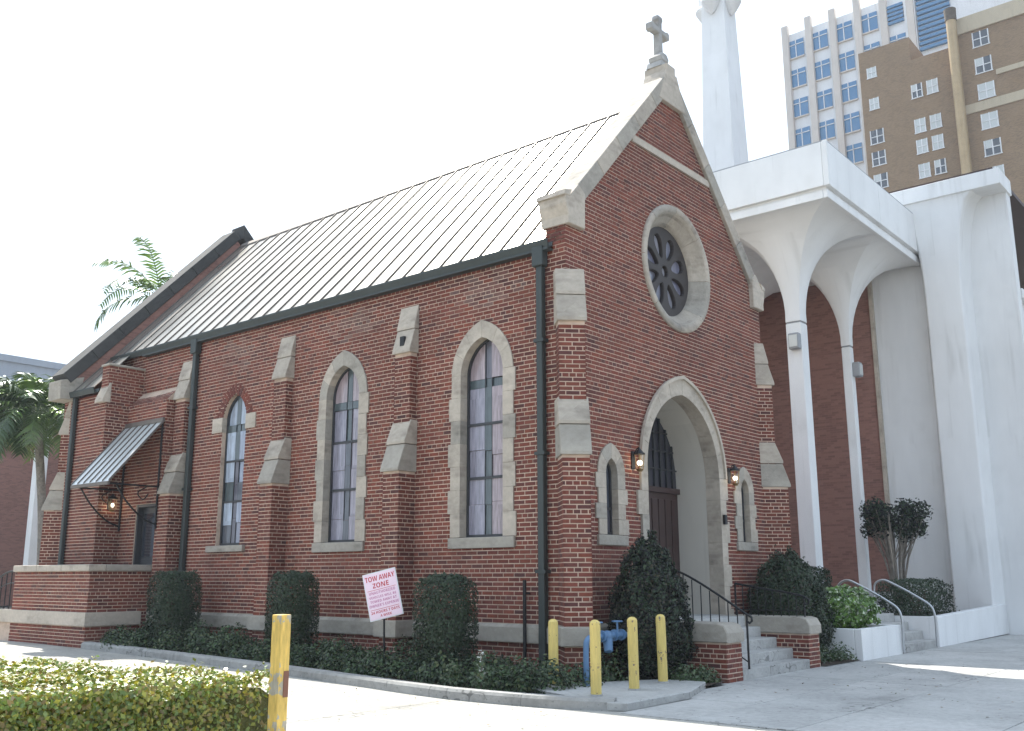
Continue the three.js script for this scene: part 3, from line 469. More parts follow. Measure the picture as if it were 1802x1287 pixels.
{ // planting bed and the small pad of the bollards
  const e = KERB.map(([x, z]) => [x + 0.14, z]);
  sheet([...e, [0.8, 2.0], [1.5, 1.9], [1.5, 0.0], [0, 0], [0, -11]], (z) => gy(z) + 0.05, M.soil, 'planting_bed');
  sheet([[5.0, 0], [6.6, 0], [6.6, 1.98], [5.0, 1.98]], 0.03, M.soil, 'planting_bed');
  struct(obj('concrete_pad', prism([[-2.0, -2.2], [-1.3, -0.35], [0.1, -0.95], [0.75, -1.3], [0.78, -1.96], [-0.38, -2.38], [-1.9, -2.4]], 0.10, 0.01).rotateX(-Math.PI / 2), M.concreteB));
  // kerb in stones along the bed
  const kb = new THREE.Group(); kb.name = 'kerb'; struct(kb); scene.add(kb);
  const c = new THREE.CatmullRomCurve3(KERB.map(([x, z]) => V3(x, 0, z)), false, 'centripetal'), n = 11, L = c.getLength();
  for (let k = 0; k < n; k++) {
    const gs = [], m = 4, pts = []; for (let i = 0; i <= m; i++) { const t = (k + 0.003 + 0.994 * i / m) / n, p = c.getPointAt(Math.min(1, t)), tg = c.getTangentAt(Math.min(1, t)), nx = -tg.z, nz = tg.x; pts.push([p, nx < 0 ? [nx, nz] : [-nx, -nz]]); }
    const prof = [[0.02, -0.1], [0.0, 0.1], [-0.025, 0.135], [-0.15, 0.14], [-0.165, 0.125], [-0.17, -0.1]];
    const P = [], I = []; pts.forEach(([p, nn]) => prof.forEach(([o, h]) => P.push(p.x + nn[0] * o, gy(p.z) + h, p.z + nn[1] * o)));
    const q = prof.length; for (let i = 0; i < m; i++) for (let j = 0; j < q; j++) { const a = i * q + j, b = i * q + (j + 1) % q, d = a + q, e2 = b + q; I.push(a, d, b, b, d, e2); } for (const o of [0, m * q]) for (let j = 1; j + 1 < q; j++) I.push(...(o ? [o, o + j, o + j + 1] : [o, o + j + 1, o + j]));
    const g = new THREE.BufferGeometry(); g.setAttribute('position', new THREE.Float32BufferAttribute(P, 3)); g.setIndex(I); const f = g.toNonIndexed(); f.computeVertexNormals(); f.setAttribute('uv', new THREE.Float32BufferAttribute(new Float32Array(f.attributes.position.count * 2), 2)); obj('kerb_stone', f, M.kerb, kb);
  }
}

// ================================================================ entrance steps, landing, railings
{
  const t = thing('entrance_steps', 'concrete entrance steps between two brick cheek walls with stone caps', 'steps', [3.4, 0, 1.9]);
  const x0 = 2.06 - 3.4, x1 = 4.52 - 3.4, D = 0.29, H = 0.17;
  for (let k = 0; k < 5; k++) obj('step', rbx(x0, x1 + (k === 4 ? 0.4 : 0), 0, (k + 1) * H, k < 4 ? -(k + 1) * D - 0.02 : -1.87, -k * D, 0.015), M.concrete, t);
  const B = [];
  for (const [a, b] of [[1.56, 2.05], [4.53, 4.98]]) {
    const ck = obj('cheek_wall', bx(a - 3.4 + 0.006, b - 3.4 - 0.006, 0, 0.6, -1.8, -0.006), M.mortar, t);
    const F = (o, U) => frame(o, U), poly = (u0, u1) => [[[u0, 0], [u1, 0], [u1, 0.6], [u0, 0.6]]];
    lay(B, F([0, 0, 0], [1, 0, 0]), poly(a - 3.4 + 0.004, b - 3.4 - 0.004), 0, 0.6, { host: ck }); lay(B, F([a - 3.4, 0, 0], [0, 0, 1]), poly(-1.8, -0.004), 0, 0.6, { host: ck }); lay(B, F([b - 3.4, 0, 0], [0, 0, -1]), poly(0.004, 1.8), 0.14, 0.6, { host: ck });
    const cap = prism([[0.04, 0.58], [0.04, 0.72], [-0.02, 0.83], [-0.12, 0.86], [-1.8, 0.86], [-1.8, 0.58]], b - a + 0.06, 0.015); cap.applyMatrix4(new THREE.Matrix4().makeBasis(V3(0, 0, 1), V3(0, 1, 0), V3(-1, 0, 0))); cap.translate(b - 3.4 + 0.03, 0, 0); obj('cap_stone', cap, M.stone2, ck);
  }
  B.forEach((b) => singleBrick(b, b.host));
}
function railing(name, label, x, pts, group) { // wrought iron rail with balusters; pts from top to bottom as [z, yRail, yFoot]
  const t = thing(name, label, 'railing', [x, pts[0][2], pts[0][0]], 0, group), z0 = pts[0][0], y0 = pts[0][2];
  const P = pts.map(([z, y]) => [0, y - y0, z - z0]), e = P[P.length - 1];
  obj('handrail', tube([...P, [0, e[1] - 0.06, e[2] + 0.09], [0, e[1] - 0.13, e[2] + 0.06], [0, e[1] - 0.11, e[2] + 0.0]], 0.019, 40), M.iron, t);
  obj('lower_rail', tube(pts.map(([z, y, f]) => [0, f - y0 + 0.1, z - z0]), 0.011, 30), M.iron, t);
  const n = Math.round((pts[pts.length - 1][0] - z0) / 0.15);
  for (let k = 0; k <= n; k++) { const z = z0 + (pts[pts.length - 1][0] - z0) * k / n; let i = 0; while (i < pts.length - 2 && pts[i + 1][0] < z) i++; const f = (z - pts[i][0]) / (pts[i + 1][0] - pts[i][0]), yr = pts[i][1] + (pts[i + 1][1] - pts[i][1]) * f, yf = pts[i][2] + (pts[i + 1][2] - pts[i][2]) * f, m = k === 0 || k === n; obj(m ? 'post' : 'baluster', rod([0, yf - y0, z - z0], [0, yr - y0, z - z0], m ? 0.017 : 0.0095), M.iron, t); }
  return t;
}
railing('iron_railing', 'black wrought iron stair railing by the dark shrub on left of entrance', 2.16, [[0.25, 1.72, 0.86], [0.8, 1.62, 0.86], [1.95, 0.98, 0.17]]);
railing('iron_railing', 'low black iron railing on the right cheek wall of the entrance steps', 4.66, [[0.5, 1.42, 0.86], [1.0, 1.34, 0.86], [1.8, 1.2, 0.86]]);
{ // brick landing of the side door
  const t = thing('door_landing', 'raised brick landing with pale stone cap below the metal awning', 'landing', [-1.7, 0, -10.85]);
  const LZ = -3.4, B = [];
  const core = obj('landing_wall', [bx(0.006, 0.26, 0, 1.68, LZ, -0.006), bx(0.26, 1.69, 0, 1.68, -0.26, -0.006), bx(0.26, 0.79, 0, 0.9, LZ, -0.26)], M.mortar, t);
  const poly = (u0, u1) => [[[u0, 0], [u1, 0], [u1, 1.68], [u0, 1.68]]];
  lay(B, frame([0, 0, 0], [0, 0, 1]), poly(LZ, -0.004), 0, 1.68, { host: core }); lay(B, frame([0, 0, 0], [1, 0, 0]), poly(0.004, 1.69), 0, 1.68, { host: core });
  for (let k = 0; k < 3; k++) obj('cap_stone', rbx(-0.06, 0.32, 1.68, 1.82, LZ * (k + 1) / 3 + 0.004, k ? LZ * k / 3 - 0.004 : 0.06, 0.02), M.stone3, t);
  obj('cap_stone', rbx(0.324, 1.68, 1.68, 1.82, -0.32, 0.06, 0.02), M.stone2, t);
  obj('base_band', [rbx(-0.05, 0.1, 0.57, 0.85, LZ - 0.6, 0.05, 0.012), rbx(0.1, 1.2, 0.57, 0.85, -0.1, 0.05, 0.012)], M.stone3, t);
  obj('landing_floor', bx(0.26, 0.79, 0.9, 0.96, LZ, -0.26), M.concrete, t);
  obj('lower_platform', bx(0.01, 0.75, 0, 0.57, LZ - 0.9, LZ), M.mortar, t);
  B.sort((a, b) => (b.u > -2.4 ? 1 : 0) - (a.u > -2.4 ? 1 : 0)); B.slice(0, 300).forEach((b) => singleBrick(b, b.host));
  const r = rawMesh('brickwork', mergedBricks(B.slice(300)), M.bricks, t); r.userData.kind = 'stuff';
}
{
  const t = thing('iron_railing', 'low black iron railing at the far left end of the brick landing', 'railing', [-1.5, 0.57, -14.5]);
  obj('handrail', tube([[0, 1.12, 0.2], [0, 1.1, -0.6], [0, 0.6, -1.9]], 0.025, 20), M.iron, t); obj('lower_rail', tube([[0, 0.85, 0.2], [0, 0.83, -0.6], [0, 0.35, -1.9]], 0.015, 20), M.iron, t);
  for (let k = 0; k < 9; k++) obj('baluster', rod([0, -0.55, 0.15 - k * 0.25], [0, 1.1 - Math.max(0, k - 3) * 0.1, 0.15 - k * 0.25], 0.014), M.iron, t);
}
{ // metal awning over the side door
  const t = thing('metal_awning', 'standing seam metal awning over the side door', 'awning', [-0.35, 3.5, -11.48]);
  const z0 = -0.8, z1 = 0.8, n = 6, p = (z1 - z0) / n, x1 = -1.2, yT = 1.46, yB = 0.03;
  const sl2 = (za, zb, th, lift) => { const g = prism([[-0.01, yT + lift], [x1, yB + lift], [x1, yB + lift + th], [-0.01, yT + lift + th]], zb - za); g.translate(0, 0, za); return g; };
  for (let k = 0; k < n; k++) { obj('awning_panel', sl2(z0 + k * p + 0.001, z0 + (k + 1) * p - 0.001, 0.018, 0), M.awning, t); }
  for (let k = 0; k <= n; k++) obj('seam_rib', sl2(z0 + k * p - 0.012, z0 + k * p + 0.012, 0.06, -0.005), M.seam, t);
  obj('edge_trim', [bx(x1 - 0.02, x1 + 0.03, yB - 0.06, yB + 0.01, z0, z1), bx(-0.06, -0.01, yT - 0.02, yT + 0.08, z0, z1)], M.seam, t);
  for (const z of [z0 + 0.04, z1 - 0.04]) obj('bracket', [rod([x1 + 0.05, yB - 0.03, z], [-0.02, yB - 0.03, z], 0.02), rod([-0.03, yB - 0.95, z], [-0.03, yT, z], 0.022), tube([[-0.04, yB - 0.85, z], [-0.35, yB - 0.72, z], [-0.75, yB - 0.38, z], [-1.0, yB - 0.04, z]], 0.02, 20), tube([[-0.3, yB - 0.05, z], [-0.5, yB - 0.2, z], [-0.36, yB - 0.33, z], [-0.25, yB - 0.2, z]], 0.013, 14)], M.iron, t);
}
// ================================================================ lanterns
const bulbMat = new THREE.MeshStandardMaterial({ color: col(0.9, 0.8, 0.6), emissive: col(1, 0.93, 0.8), emissiveIntensity: 1.1, roughness: 0.4 });
function lantern(label, x, y, z, dir) { // dir: outward direction on the wall
  const t = thing('wall_lantern', label, 'lantern', [x, y, z], Math.atan2(dir[0], dir[2]), 'lit wall lanterns');
  obj('back_plate', [rbx(-0.06, 0.06, -0.05, 0.3, 0, 0.025, 0.008), tube([[0, 0.2, 0.02], [0, 0.34, 0.1], [0, 0.36, 0.16]], 0.012, 12)], M.iron, t);
  obj('cap', [new THREE.ConeGeometry(0.12, 0.13, 6).translate(0, 0.3, 0.16), new THREE.CylinderGeometry(0.125, 0.125, 0.02, 6).translate(0, 0.235, 0.16)], M.iron, t);
  const bars = []; for (let k = 0; k < 6; k++) { const a = k / 6 * 2 * Math.PI; bars.push(rod([0.075 * Math.sin(a), -0.06, 0.16 + 0.075 * Math.cos(a)], [0.105 * Math.sin(a), 0.23, 0.16 + 0.105 * Math.cos(a)], 0.007, 0.007, 5)); }
  obj('cage', [...bars, new THREE.CylinderGeometry(0.085, 0.05, 0.05, 6).translate(0, -0.085, 0.16)], M.brass, t);
  obj('bulb', new THREE.SphereGeometry(0.055, 12, 10).translate(0, 0.06, 0.16), bulbMat, t);
  const l = new THREE.PointLight(col(1, 0.82, 0.55), 0.07); l.position.set(0, 0.06, 0.16); l.castShadow = true; l.shadow.radius = 2.5; t.add(l); t.scale.setScalar(0.85);
}
lantern('lit wall lantern to the left of the arched portal', 1.8, 3.34, ZF + 0.003, [0, 0, 1]);
lantern('lit wall lantern to the right of the arched portal', 5.2, 3.34, ZF + 0.003, [0, 0, 1]);
lantern('lit wall lantern under the awning by the side door', -0.62, 3.1, -12.297, [0, 0, 1]);

// ================================================================ street furniture
function bollard(x, z, h, lean, label) {
  const t = thing('bollard', label, 'bollard', [x, 0.06, z], 0, 'yellow bollards at the chapel corner'); t.rotation.z = lean;
  obj('post', new THREE.LatheGeometry([[0, -0.06], [0.068, -0.06], [0.068, h - 0.03], [0.06, h - 0.01], [0.035, h + 0.012], [0, h + 0.018]].map((p) => new THREE.Vector2(...p)), 20), M.yellow, t); { const uv = t.children[0].geometry.attributes.uv, du = rnd(), dv = rnd(); for (let i = 0; i < uv.count; i++) uv.setXY(i, uv.getX(i) + du, uv.getY(i) + dv); }
  obj('collar', new THREE.CylinderGeometry(0.078, 0.085, 0.02, 20).translate(0, 0.052, 0), M.concreteB, t);
  return t;
}
bollard(-0.92, 0.57, 0.90, 0.0, 'yellow bollard nearest the brick corner buttress, leftmost of four');
bollard(-1.56, 1.72, 0.94, 0.0, 'yellow bollard in front of the blue pipe, closest to the kerb');
bollard(-0.72, 1.74, 0.95, 0.012, 'yellow bollard just right of the blue pipe valve');
bollard(0.30, 1.56, 0.95, 0.02, 'yellow bollard nearest the entrance steps, rightmost of four');
{ // blue backflow pipe
  const t = thing('backflow_pipe', 'blue painted water pipe with valves behind the yellow bollards', 'pipe', [-0.68, 0.06, 0.95]);
  obj('riser', [tube([[0, 0, 0], [0, 0.5, 0], [0.02, 0.62, 0], [0.12, 0.67, 0], [0.2, 0.67, 0]], 0.04, 30, 12), new THREE.CylinderGeometry(0.085, 0.085, 0.03, 14).translate(0, 0.02, 0)], M.bluePaint, t);
  obj('riser', [tube([[1.1, 0, 0], [1.1, 0.5, 0], [1.08, 0.62, 0], [0.98, 0.67, 0], [0.86, 0.67, 0]], 0.04, 30, 12)], M.bluePaint, t);
  obj('valve_body', [rod([0.18, 0.67, 0], [0.9, 0.67, 0], 0.045, 0.045, 14), ...[0.2, 0.36, 0.68, 0.86].map((x) => rod([x, 0.67, 0], [x + 0.035, 0.67, 0], 0.08, 0.08, 16)), new THREE.SphereGeometry(0.085, 14, 10).translate(0.52, 0.66, 0), rod([0.52, 0.66, 0], [0.46, 0.46, 0.06], 0.075, 0.06, 12)], M.bluePaint, t);
  for (const x of [0.28, 0.78]) obj('hand_wheel', [rod([x, 0.7, 0], [x, 0.86, 0], 0.015, 0.015, 8), new THREE.TorusGeometry(0.07, 0.012, 6, 18).rotateX(Math.PI / 2).translate(x, 0.86, 0)], M.bluePaint, t);
}
{ // square timber post at the hedge end
  const t = thing('timber_post', 'square yellow painted timber post with flaking paint at the hedge end', 'post', [-7.72, 0, 3.42], 0.12);
  const g = new RoundedBoxGeometry(0.092, 1.36, 0.092, 1, 0.006); g.translate(0, 0.62, 0);
  const tex = dataTex(512, (u, v) => { const n = fbm(u * 6, v * 6, 6, 5, 101), f = fbm(u * 30, v * 8, 8, 3, 103), y = [s2(0.68), s2(0.46), s2(0.11)], w = [s2(0.42), s2(0.37), s2(0.28)]; const k = n > 0.62 ? 1 : 0, d = 0.85 + 0.3 * f; return [0, 1, 2].map((i) => (k ? w[i] : y[i]) * d); }, true, 0.7);
  obj('post', g, new THREE.MeshStandardMaterial({ map: tex, roughness: 0.7, bumpMap: T.fine, bumpScale: 0.002 }), t);
  obj('reflector', rbx(-0.005, 0.042, 0.76, 0.93, 0.0465, 0.0495, 0.001), new THREE.MeshStandardMaterial({ color: col(0.24, 0.10, 0.06), roughness: 0.6, map: T.stone }), t);
}
{ // leaning notice board
  const t = thing('notice_sign', 'tilted white and red notice sign leaning among the bed shrubs', 'sign', [-1.15, 0.1, -2.72]);
  const cv = document.createElement('canvas'); cv.width = 400; cv.height = 540; const c = cv.getContext('2d');
  c.fillStyle = '#ecd2dd'; c.fillRect(0, 0, 400, 540); c.textAlign = 'center'; c.fillStyle = '#b4222c';
  const line = (s, y, size, colr = '#b4222c') => { c.fillStyle = colr; c.font = 'bold ' + size + 'px sans-serif'; c.fillText(s, 200, y, 376); };
  line('TOW AWAY', 92, 84); line('ZONE', 176, 80); c.fillStyle = '#b4222c'; c.fillRect(20, 196, 360, 5);
  line('UNAUTHORIZED', 246, 44, '#b5648a'); line('VEHICLES WILL BE', 296, 40, '#b5648a'); line('TOWED AWAY AT', 346, 42, '#b5648a'); line("OWNER'S EXPENSE", 396, 42, '#b5648a'); c.fillStyle = '#b4222c'; c.fillRect(20, 424, 360, 5); line('24 HOURS 7 DAYS', 474, 44); line('A WEEK', 520, 40);
  const tx = new THREE.CanvasTexture(cv); tx.colorSpace = THREE.SRGBColorSpace;
  const back = rawMesh('sign_plate', new RoundedBoxGeometry(0.56, 0.74, 0.012, 1, 0.004), M.towerWhite, t); back.position.set(0, 1.18, 0.1); back.rotation.set(-0.06, -1.1, 0.24, 'YXZ');
  const fg = new THREE.PlaneGeometry(0.53, 0.71); fg.translate(0, 0, 0.0085); rawMesh('sign_face', fg, new THREE.MeshStandardMaterial({ map: tx, roughness: 0.55 }), back);
  obj('stake', rod([0.05, -0.1, 0.12], [0.03, 1.2, 0.1], 0.016, 0.016, 8), M.iron, t);
}
// ================================================================ the white modern church
const church = thing('modern_church', 'white modern church with flared column portico beside the chapel', 'church', [10.03, 0, 0.73]);
const MS = 3.5;                                     // canopy module
function flare(h0, h1, y0, y1, n = 14) { // square vault that grows out of the column
  const gs = [];
  for (let s = 0; s < 4; s++) {
    const P = [], I = [], UV = [];
    for (let i = 0; i <= n; i++) { const t = i / n, a = t * Math.PI / 2, h = h0 + (h1 - h0) * (1 - Math.cos(a)), y = y0 + (y1 - y0) * Math.sin(a), w = 0.85 * Math.sqrt(Math.sin(Math.PI * Math.min(1, t * 0.98 + 0.01))) * (1 - t * t * t); for (let j = 0; j <= 8; j++) { const f = -1 + j / 4, q = Math.hypot(1, f), r = (q + (1.1 - q) * w) / q; P.push(h * f * r, y, h * r); UV.push(j, i); } }
    for (let i = 0; i < n; i++) for (let j = 0; j < 8; j++) { const a = i * 9 + j; I.push(a, a + 1, a + 10, a, a + 10, a + 9); }
    const g = new THREE.BufferGeometry(); g.setAttribute('position', new THREE.Float32BufferAttribute(P, 3)); g.setAttribute('uv', new THREE.Float32BufferAttribute(UV, 2)); g.setIndex(I); g.computeVertexNormals(); g.rotateY(s * Math.PI / 2); gs.push(g.toNonIndexed());
  }
  return gs;
}
function column(parent, x, z, y0, hw = 0.21) {
  const c = obj('column', rbx(x - hw, x + hw, y0, 7.98, z - hw, z + hw, 0.03), M.white, parent);
  obj('column_joint', bx(x - hw + 0.02, x + hw - 0.02, 7.98, 8.02, z - hw + 0.02, z + hw - 0.02), M.boxGrey, c);
  const f = obj('flared_capital', flare(hw, MS / 2 - 0.01, 8.02, 10.56).map((g) => g.translate(x, 0, z)), M.white, c);
  return c;
}
for (let i = 0; i < 2; i++) for (let j = 0; j < 3; j++) column(church, MS * (i + 0.5), -MS * (j + 0.5), 1.1, i ? 0.13 : 0.21);
for (let j = 3; j < 8; j++) column(church, MS * 0.5, -MS * (j + 0.5), 0.3);
{
  const cp = obj('canopy', [bx(0.05, 2 * MS - 0.05, 10.57, 11.9, -8 * MS, -0.05)], M.white2, church);
  obj('canopy_lip', [rbx(0.0, 2 * MS + 0.0, 10.53, 10.74, -0.12, 0.0, 0.02), rbx(0.0, 0.12, 10.53, 10.74, -8 * MS, -0.121, 0.02)], M.white, cp);
  for (let k = 0; k < 2; k++) obj('fascia_panel', rbx(k * MS + (k ? 0.008 : -0.07), (k + 1) * MS - 0.008, 10.82, 11.96, -0.06, 0.07, 0.012), M.white, cp);
  for (let k = 0; k < 8; k++) obj('fascia_panel', rbx(-0.07, 0.06, 10.82, 11.96, -(k + 1) * MS + 0.008, -k * MS - (k ? 0.008 : 0.062), 0.012), M.white, cp);
  obj('corner_trim', rbx(-0.1, -0.0, 10.8, 11.97, -0.03, 0.1, 0.02), M.white2, cp);
  obj('canopy_roof', bx(-0.06, 2 * MS, 11.96, 11.99, -8 * MS, 0.06), M.boxGrey, cp);
  for (const [x, z] of [[MS * 0.5, -MS * 0.5], [MS * 1.5, -MS * 0.5]]) {
    const f = thing('floodlight', x < 3 ? 'small grey floodlight box on the nearer white column' : 'small grey floodlight box on the thinner farther column', 'floodlight', [10.03 + x - (x < 3 ? 0.21 : -0.06), x < 3 ? 7.25 : 7.1, 0.73 + z + (x < 3 ? 0.06 : 0.13)], x < 3 ? -Math.PI / 2 : 0);
    obj('housing', [rbx(-0.14, 0.14, 0, 0.42, 0.0, 0.2, 0.03)], M.boxGrey, f); obj('lens', rbx(-0.11, 0.11, 0.05, 0.36, 0.2, 0.215, 0.005), M.blind, f);
  }
}
// walls behind the portico; local x = 7.07 is the wall plane
obj('brick_wall', bx(7.07, 7.5, 0, 11.5, -60, -1.6), M.farBrick, church);
obj('white_wall', [bx(7.12, 7.55, 0, 12.3, -1.56, 2.45)], M.white2, church);
obj('wall_trim', rbx(7.0, 7.2, 0, 11.4, -1.64, -1.52, 0.02), M.stone3, church);
{ // big pier that spreads into the roof edge
  const P = [], I = [], UV = [], ys = [0.3, 8.2, 8.8, 9.4, 10.0, 10.6, 11.1, 11.5, 11.85, 12.1, 12.25], x0 = 7.14;
  ys.forEach((y) => { const t = Math.max(0, (y - 9.2) / 3.05), e = 1 - Math.sqrt(Math.max(0, 1 - t * t)), d = 0.62 + 0.16 * e, za = 0.12 - 0.4 * e, zb = 1.2 + 0.55 * e, r = 0.16; const ring = [[x0, za - 0.1], [x0 - d * 0.5, za], [x0 - d + 0.04, za + 0.02], [x0 - d, za + r * 0.6], [x0 - d, zb - r * 0.6], [x0 - d + 0.04, zb - 0.02], [x0 - d * 0.5, zb], [x0, zb + 0.1]]; ring.forEach(([x, z], j) => { P.push(x, y, z); UV.push(j, y); }); });
  for (let i = 0; i + 1 < ys.length; i++) for (let j = 0; j < 7; j++) { const a = i * 8 + j; I.push(a, a + 1, a + 9, a, a + 9, a + 8); }
  const g = new THREE.BufferGeometry(); g.setAttribute('position', new THREE.Float32BufferAttribute(P, 3)); g.setAttribute('uv', new THREE.Float32BufferAttribute(UV, 2)); g.setIndex(I); g.computeVertexNormals(); obj('flared_pier', g, M.white, church);
  obj('roof_edge', [rbx(6.3, 7.6, 12.25, 12.72, -1.5, 2.5, 0.02)], M.white, church);
  obj('roof_deck', [bx(6.5, 30, 12.72, 12.84, -20, 2.3)], M.wood, church);
  obj('side_wing', [bx(7.6, 22, 0, 9.2, 1.2, 2.3)], M.white2, church);
  obj('wing_window', [bx(8.3, 9.6, 5.2, 6.0, 2.3, 2.33)], M.darkGlass, church); obj('wing_cornice', rbx(7.6, 22, 9.2, 9.5, 1.1, 2.5, 0.03), M.white, church);
  obj('wing_door', [bx(8.4, 9.6, 0.7, 3.4, 2.3, 2.34)], M.frame, church);
}
obj('portico_floor', [bx(-0.9, 7.1, 0, 1.1, -12, -1.0)], M.concrete, church);
{ // planters, steps and handrails in front of the portico
  const t = thing('white_planter', 'white concrete planter box holding the light green flowering shrub', 'planter', [6.6, 0, 2.04]);
  obj('planter_wall', [rbx(0, 2.16, 0, 0.58, -0.14, 0, 0.012), rbx(0, 0.14, 0, 0.58, -1.95, -0.142, 0.012), rbx(2.02, 2.16, 0, 0.58, -1.95, -0.142, 0.012)], M.white2, t); obj('soil', bx(0.14, 2.02, 0.3, 0.5, -1.95, -0.14), M.soil, t);
  const u = thing('parapet_wall', 'long low white parapet wall along the sidewalk below the big pier', 'wall', [11.2, 0, 2.04]);
  obj('parapet', [prism([[0, 0], [16, 0.1], [16, 1.05], [0, 0.66]], 0.2, 0.01).translate(0, 0, -0.2), bx(0, 0.16, 0, 0.66, -2.0, -0.2)], M.white2, u); obj('soil', bx(0.16, 5.9, 0.3, 0.56, -2.4, -0.2), M.soil, u);
  const s = thing('portico_steps', 'concrete steps between white planters leading up to the portico', 'steps', [8.78, 0, 2.0]);
  for (let k = 0; k < 6; k++) obj('step', rbx(0, 2.4, 0, (k + 1) * 0.18, k < 5 ? -(k + 1) * 0.3 - 0.02 : -2.25, -k * 0.3, 0.015), M.concrete, s);
  const rail = (x, label) => { const r = thing('handrail', label, 'handrail', [x, 0, 2.02], 0, 'steel tube handrails of the portico steps'); obj('tube', tube([[0, 0.05, 0.06], [0, 0.75, 0.06], [0, 0.9, 0.0], [0, 1.05, -0.2], [0, 1.36, -0.75], [0, 1.46, -1.0], [0, 1.38, -1.18], [0, 1.2, -1.22], [0, 0.7, -1.22]], 0.024, 60, 10), M.steel, r); return r; };
  rail(8.72, 'steel tube handrail on the left side of the portico steps'); rail(10.86, 'steel tube handrail on the right side of the portico steps');
}
{ // spire
  const t = thing('church_spire', 'slender white tapering spire rising behind the portico canopy', 'spire', [21.5, 0, -7.6]);
  const r = (y) => (2.13 - 0.046 * y) / 2 * Math.SQRT2 / 1.0, g = new THREE.CylinderGeometry(r(34), r(0), 34, 4); g.rotateY(Math.PI / 4); g.translate(0, 17, 0); obj('shaft', g.toNonIndexed(), M.white, t); t.children[0].geometry.computeVertexNormals();
  for (let k = 0; k < 4; k++) { const a = k * Math.PI / 2, e = r(25) / Math.SQRT2; obj('corbel', [new THREE.LatheGeometry([[0, -0.55], [0.16, -0.4], [0.36, -0.05], [0.4, 0.05], [0.4, 0.15], [0, 0.16]].map((p) => new THREE.Vector2(...p)), 18), new THREE.CylinderGeometry(0.26, 0.3, 1.6, 14).translate(0, 0.95, 0)].map((q) => q.translate(0, 24.5, e + 0.12).rotateY(a)), M.white2, t); }
}
// ================================================================ buildings behind
{
  const t = thing('office_tower', 'tall white office tower with blue windows behind the church', 'building', [93, 0, -34.7]);
  // local z = 0 at the left corner
  obj('wall', [bx(0.3, 25, 0, 66.3, 0, 14.4), bx(0.0, 25, 0, 80, 14.4, 15.6), bx(0.5, 25, 0, 80, 15.6, 30)], M.towerWhite, t);
  for (let i = 0; i < 6; i++) obj('pilaster', rbx(-0.25, 0.4, 0, 67.4 + (i % 2) * 0.2, -0.05 + i * 2.95, 0.75 + i * 2.95, 0.05), M.towerPier, t);
  for (let i = 0; i < 5; i++) for (let k = 0; k < 6; k++) {
    const zc = 1.53 + 2.95 * i, yc = 64.15 - 3.86 * k; if (i === 4 && k === 0) { for (let q = 0; q < 5; q++) obj('louver', bx(0.0, 0.3, 62.9 + q * 0.5, 63.2 + q * 0.5, zc - 0.98, zc + 0.98), M.towerGlass, t); continue; }
    const w = obj('window', bx(0.2, 0.33, yc - 1.15, yc + 1.15, zc - 0.98, zc + 0.98), M.towerGlass, t);
    obj('mullion', [bx(0.12, 0.2, yc - 1.15, yc + 1.15, zc - 0.05, zc + 0.05), bx(0.12, 0.2, yc + 0.5, yc + 0.6, zc - 0.98, zc + 0.98)], M.towerWhite, w);
    obj('sill', bx(0.05, 0.3, yc - 1.3, yc - 1.15, zc - 1.02, zc + 1.02), M.towerPier, w);
  }
  for (let q = 0; q < 16; q++) obj('louver', bx(0.1, 0.5, 58.6 + q * 0.62, 58.95 + q * 0.62, 15.7, 19.2), M.towerGlass, t);
}
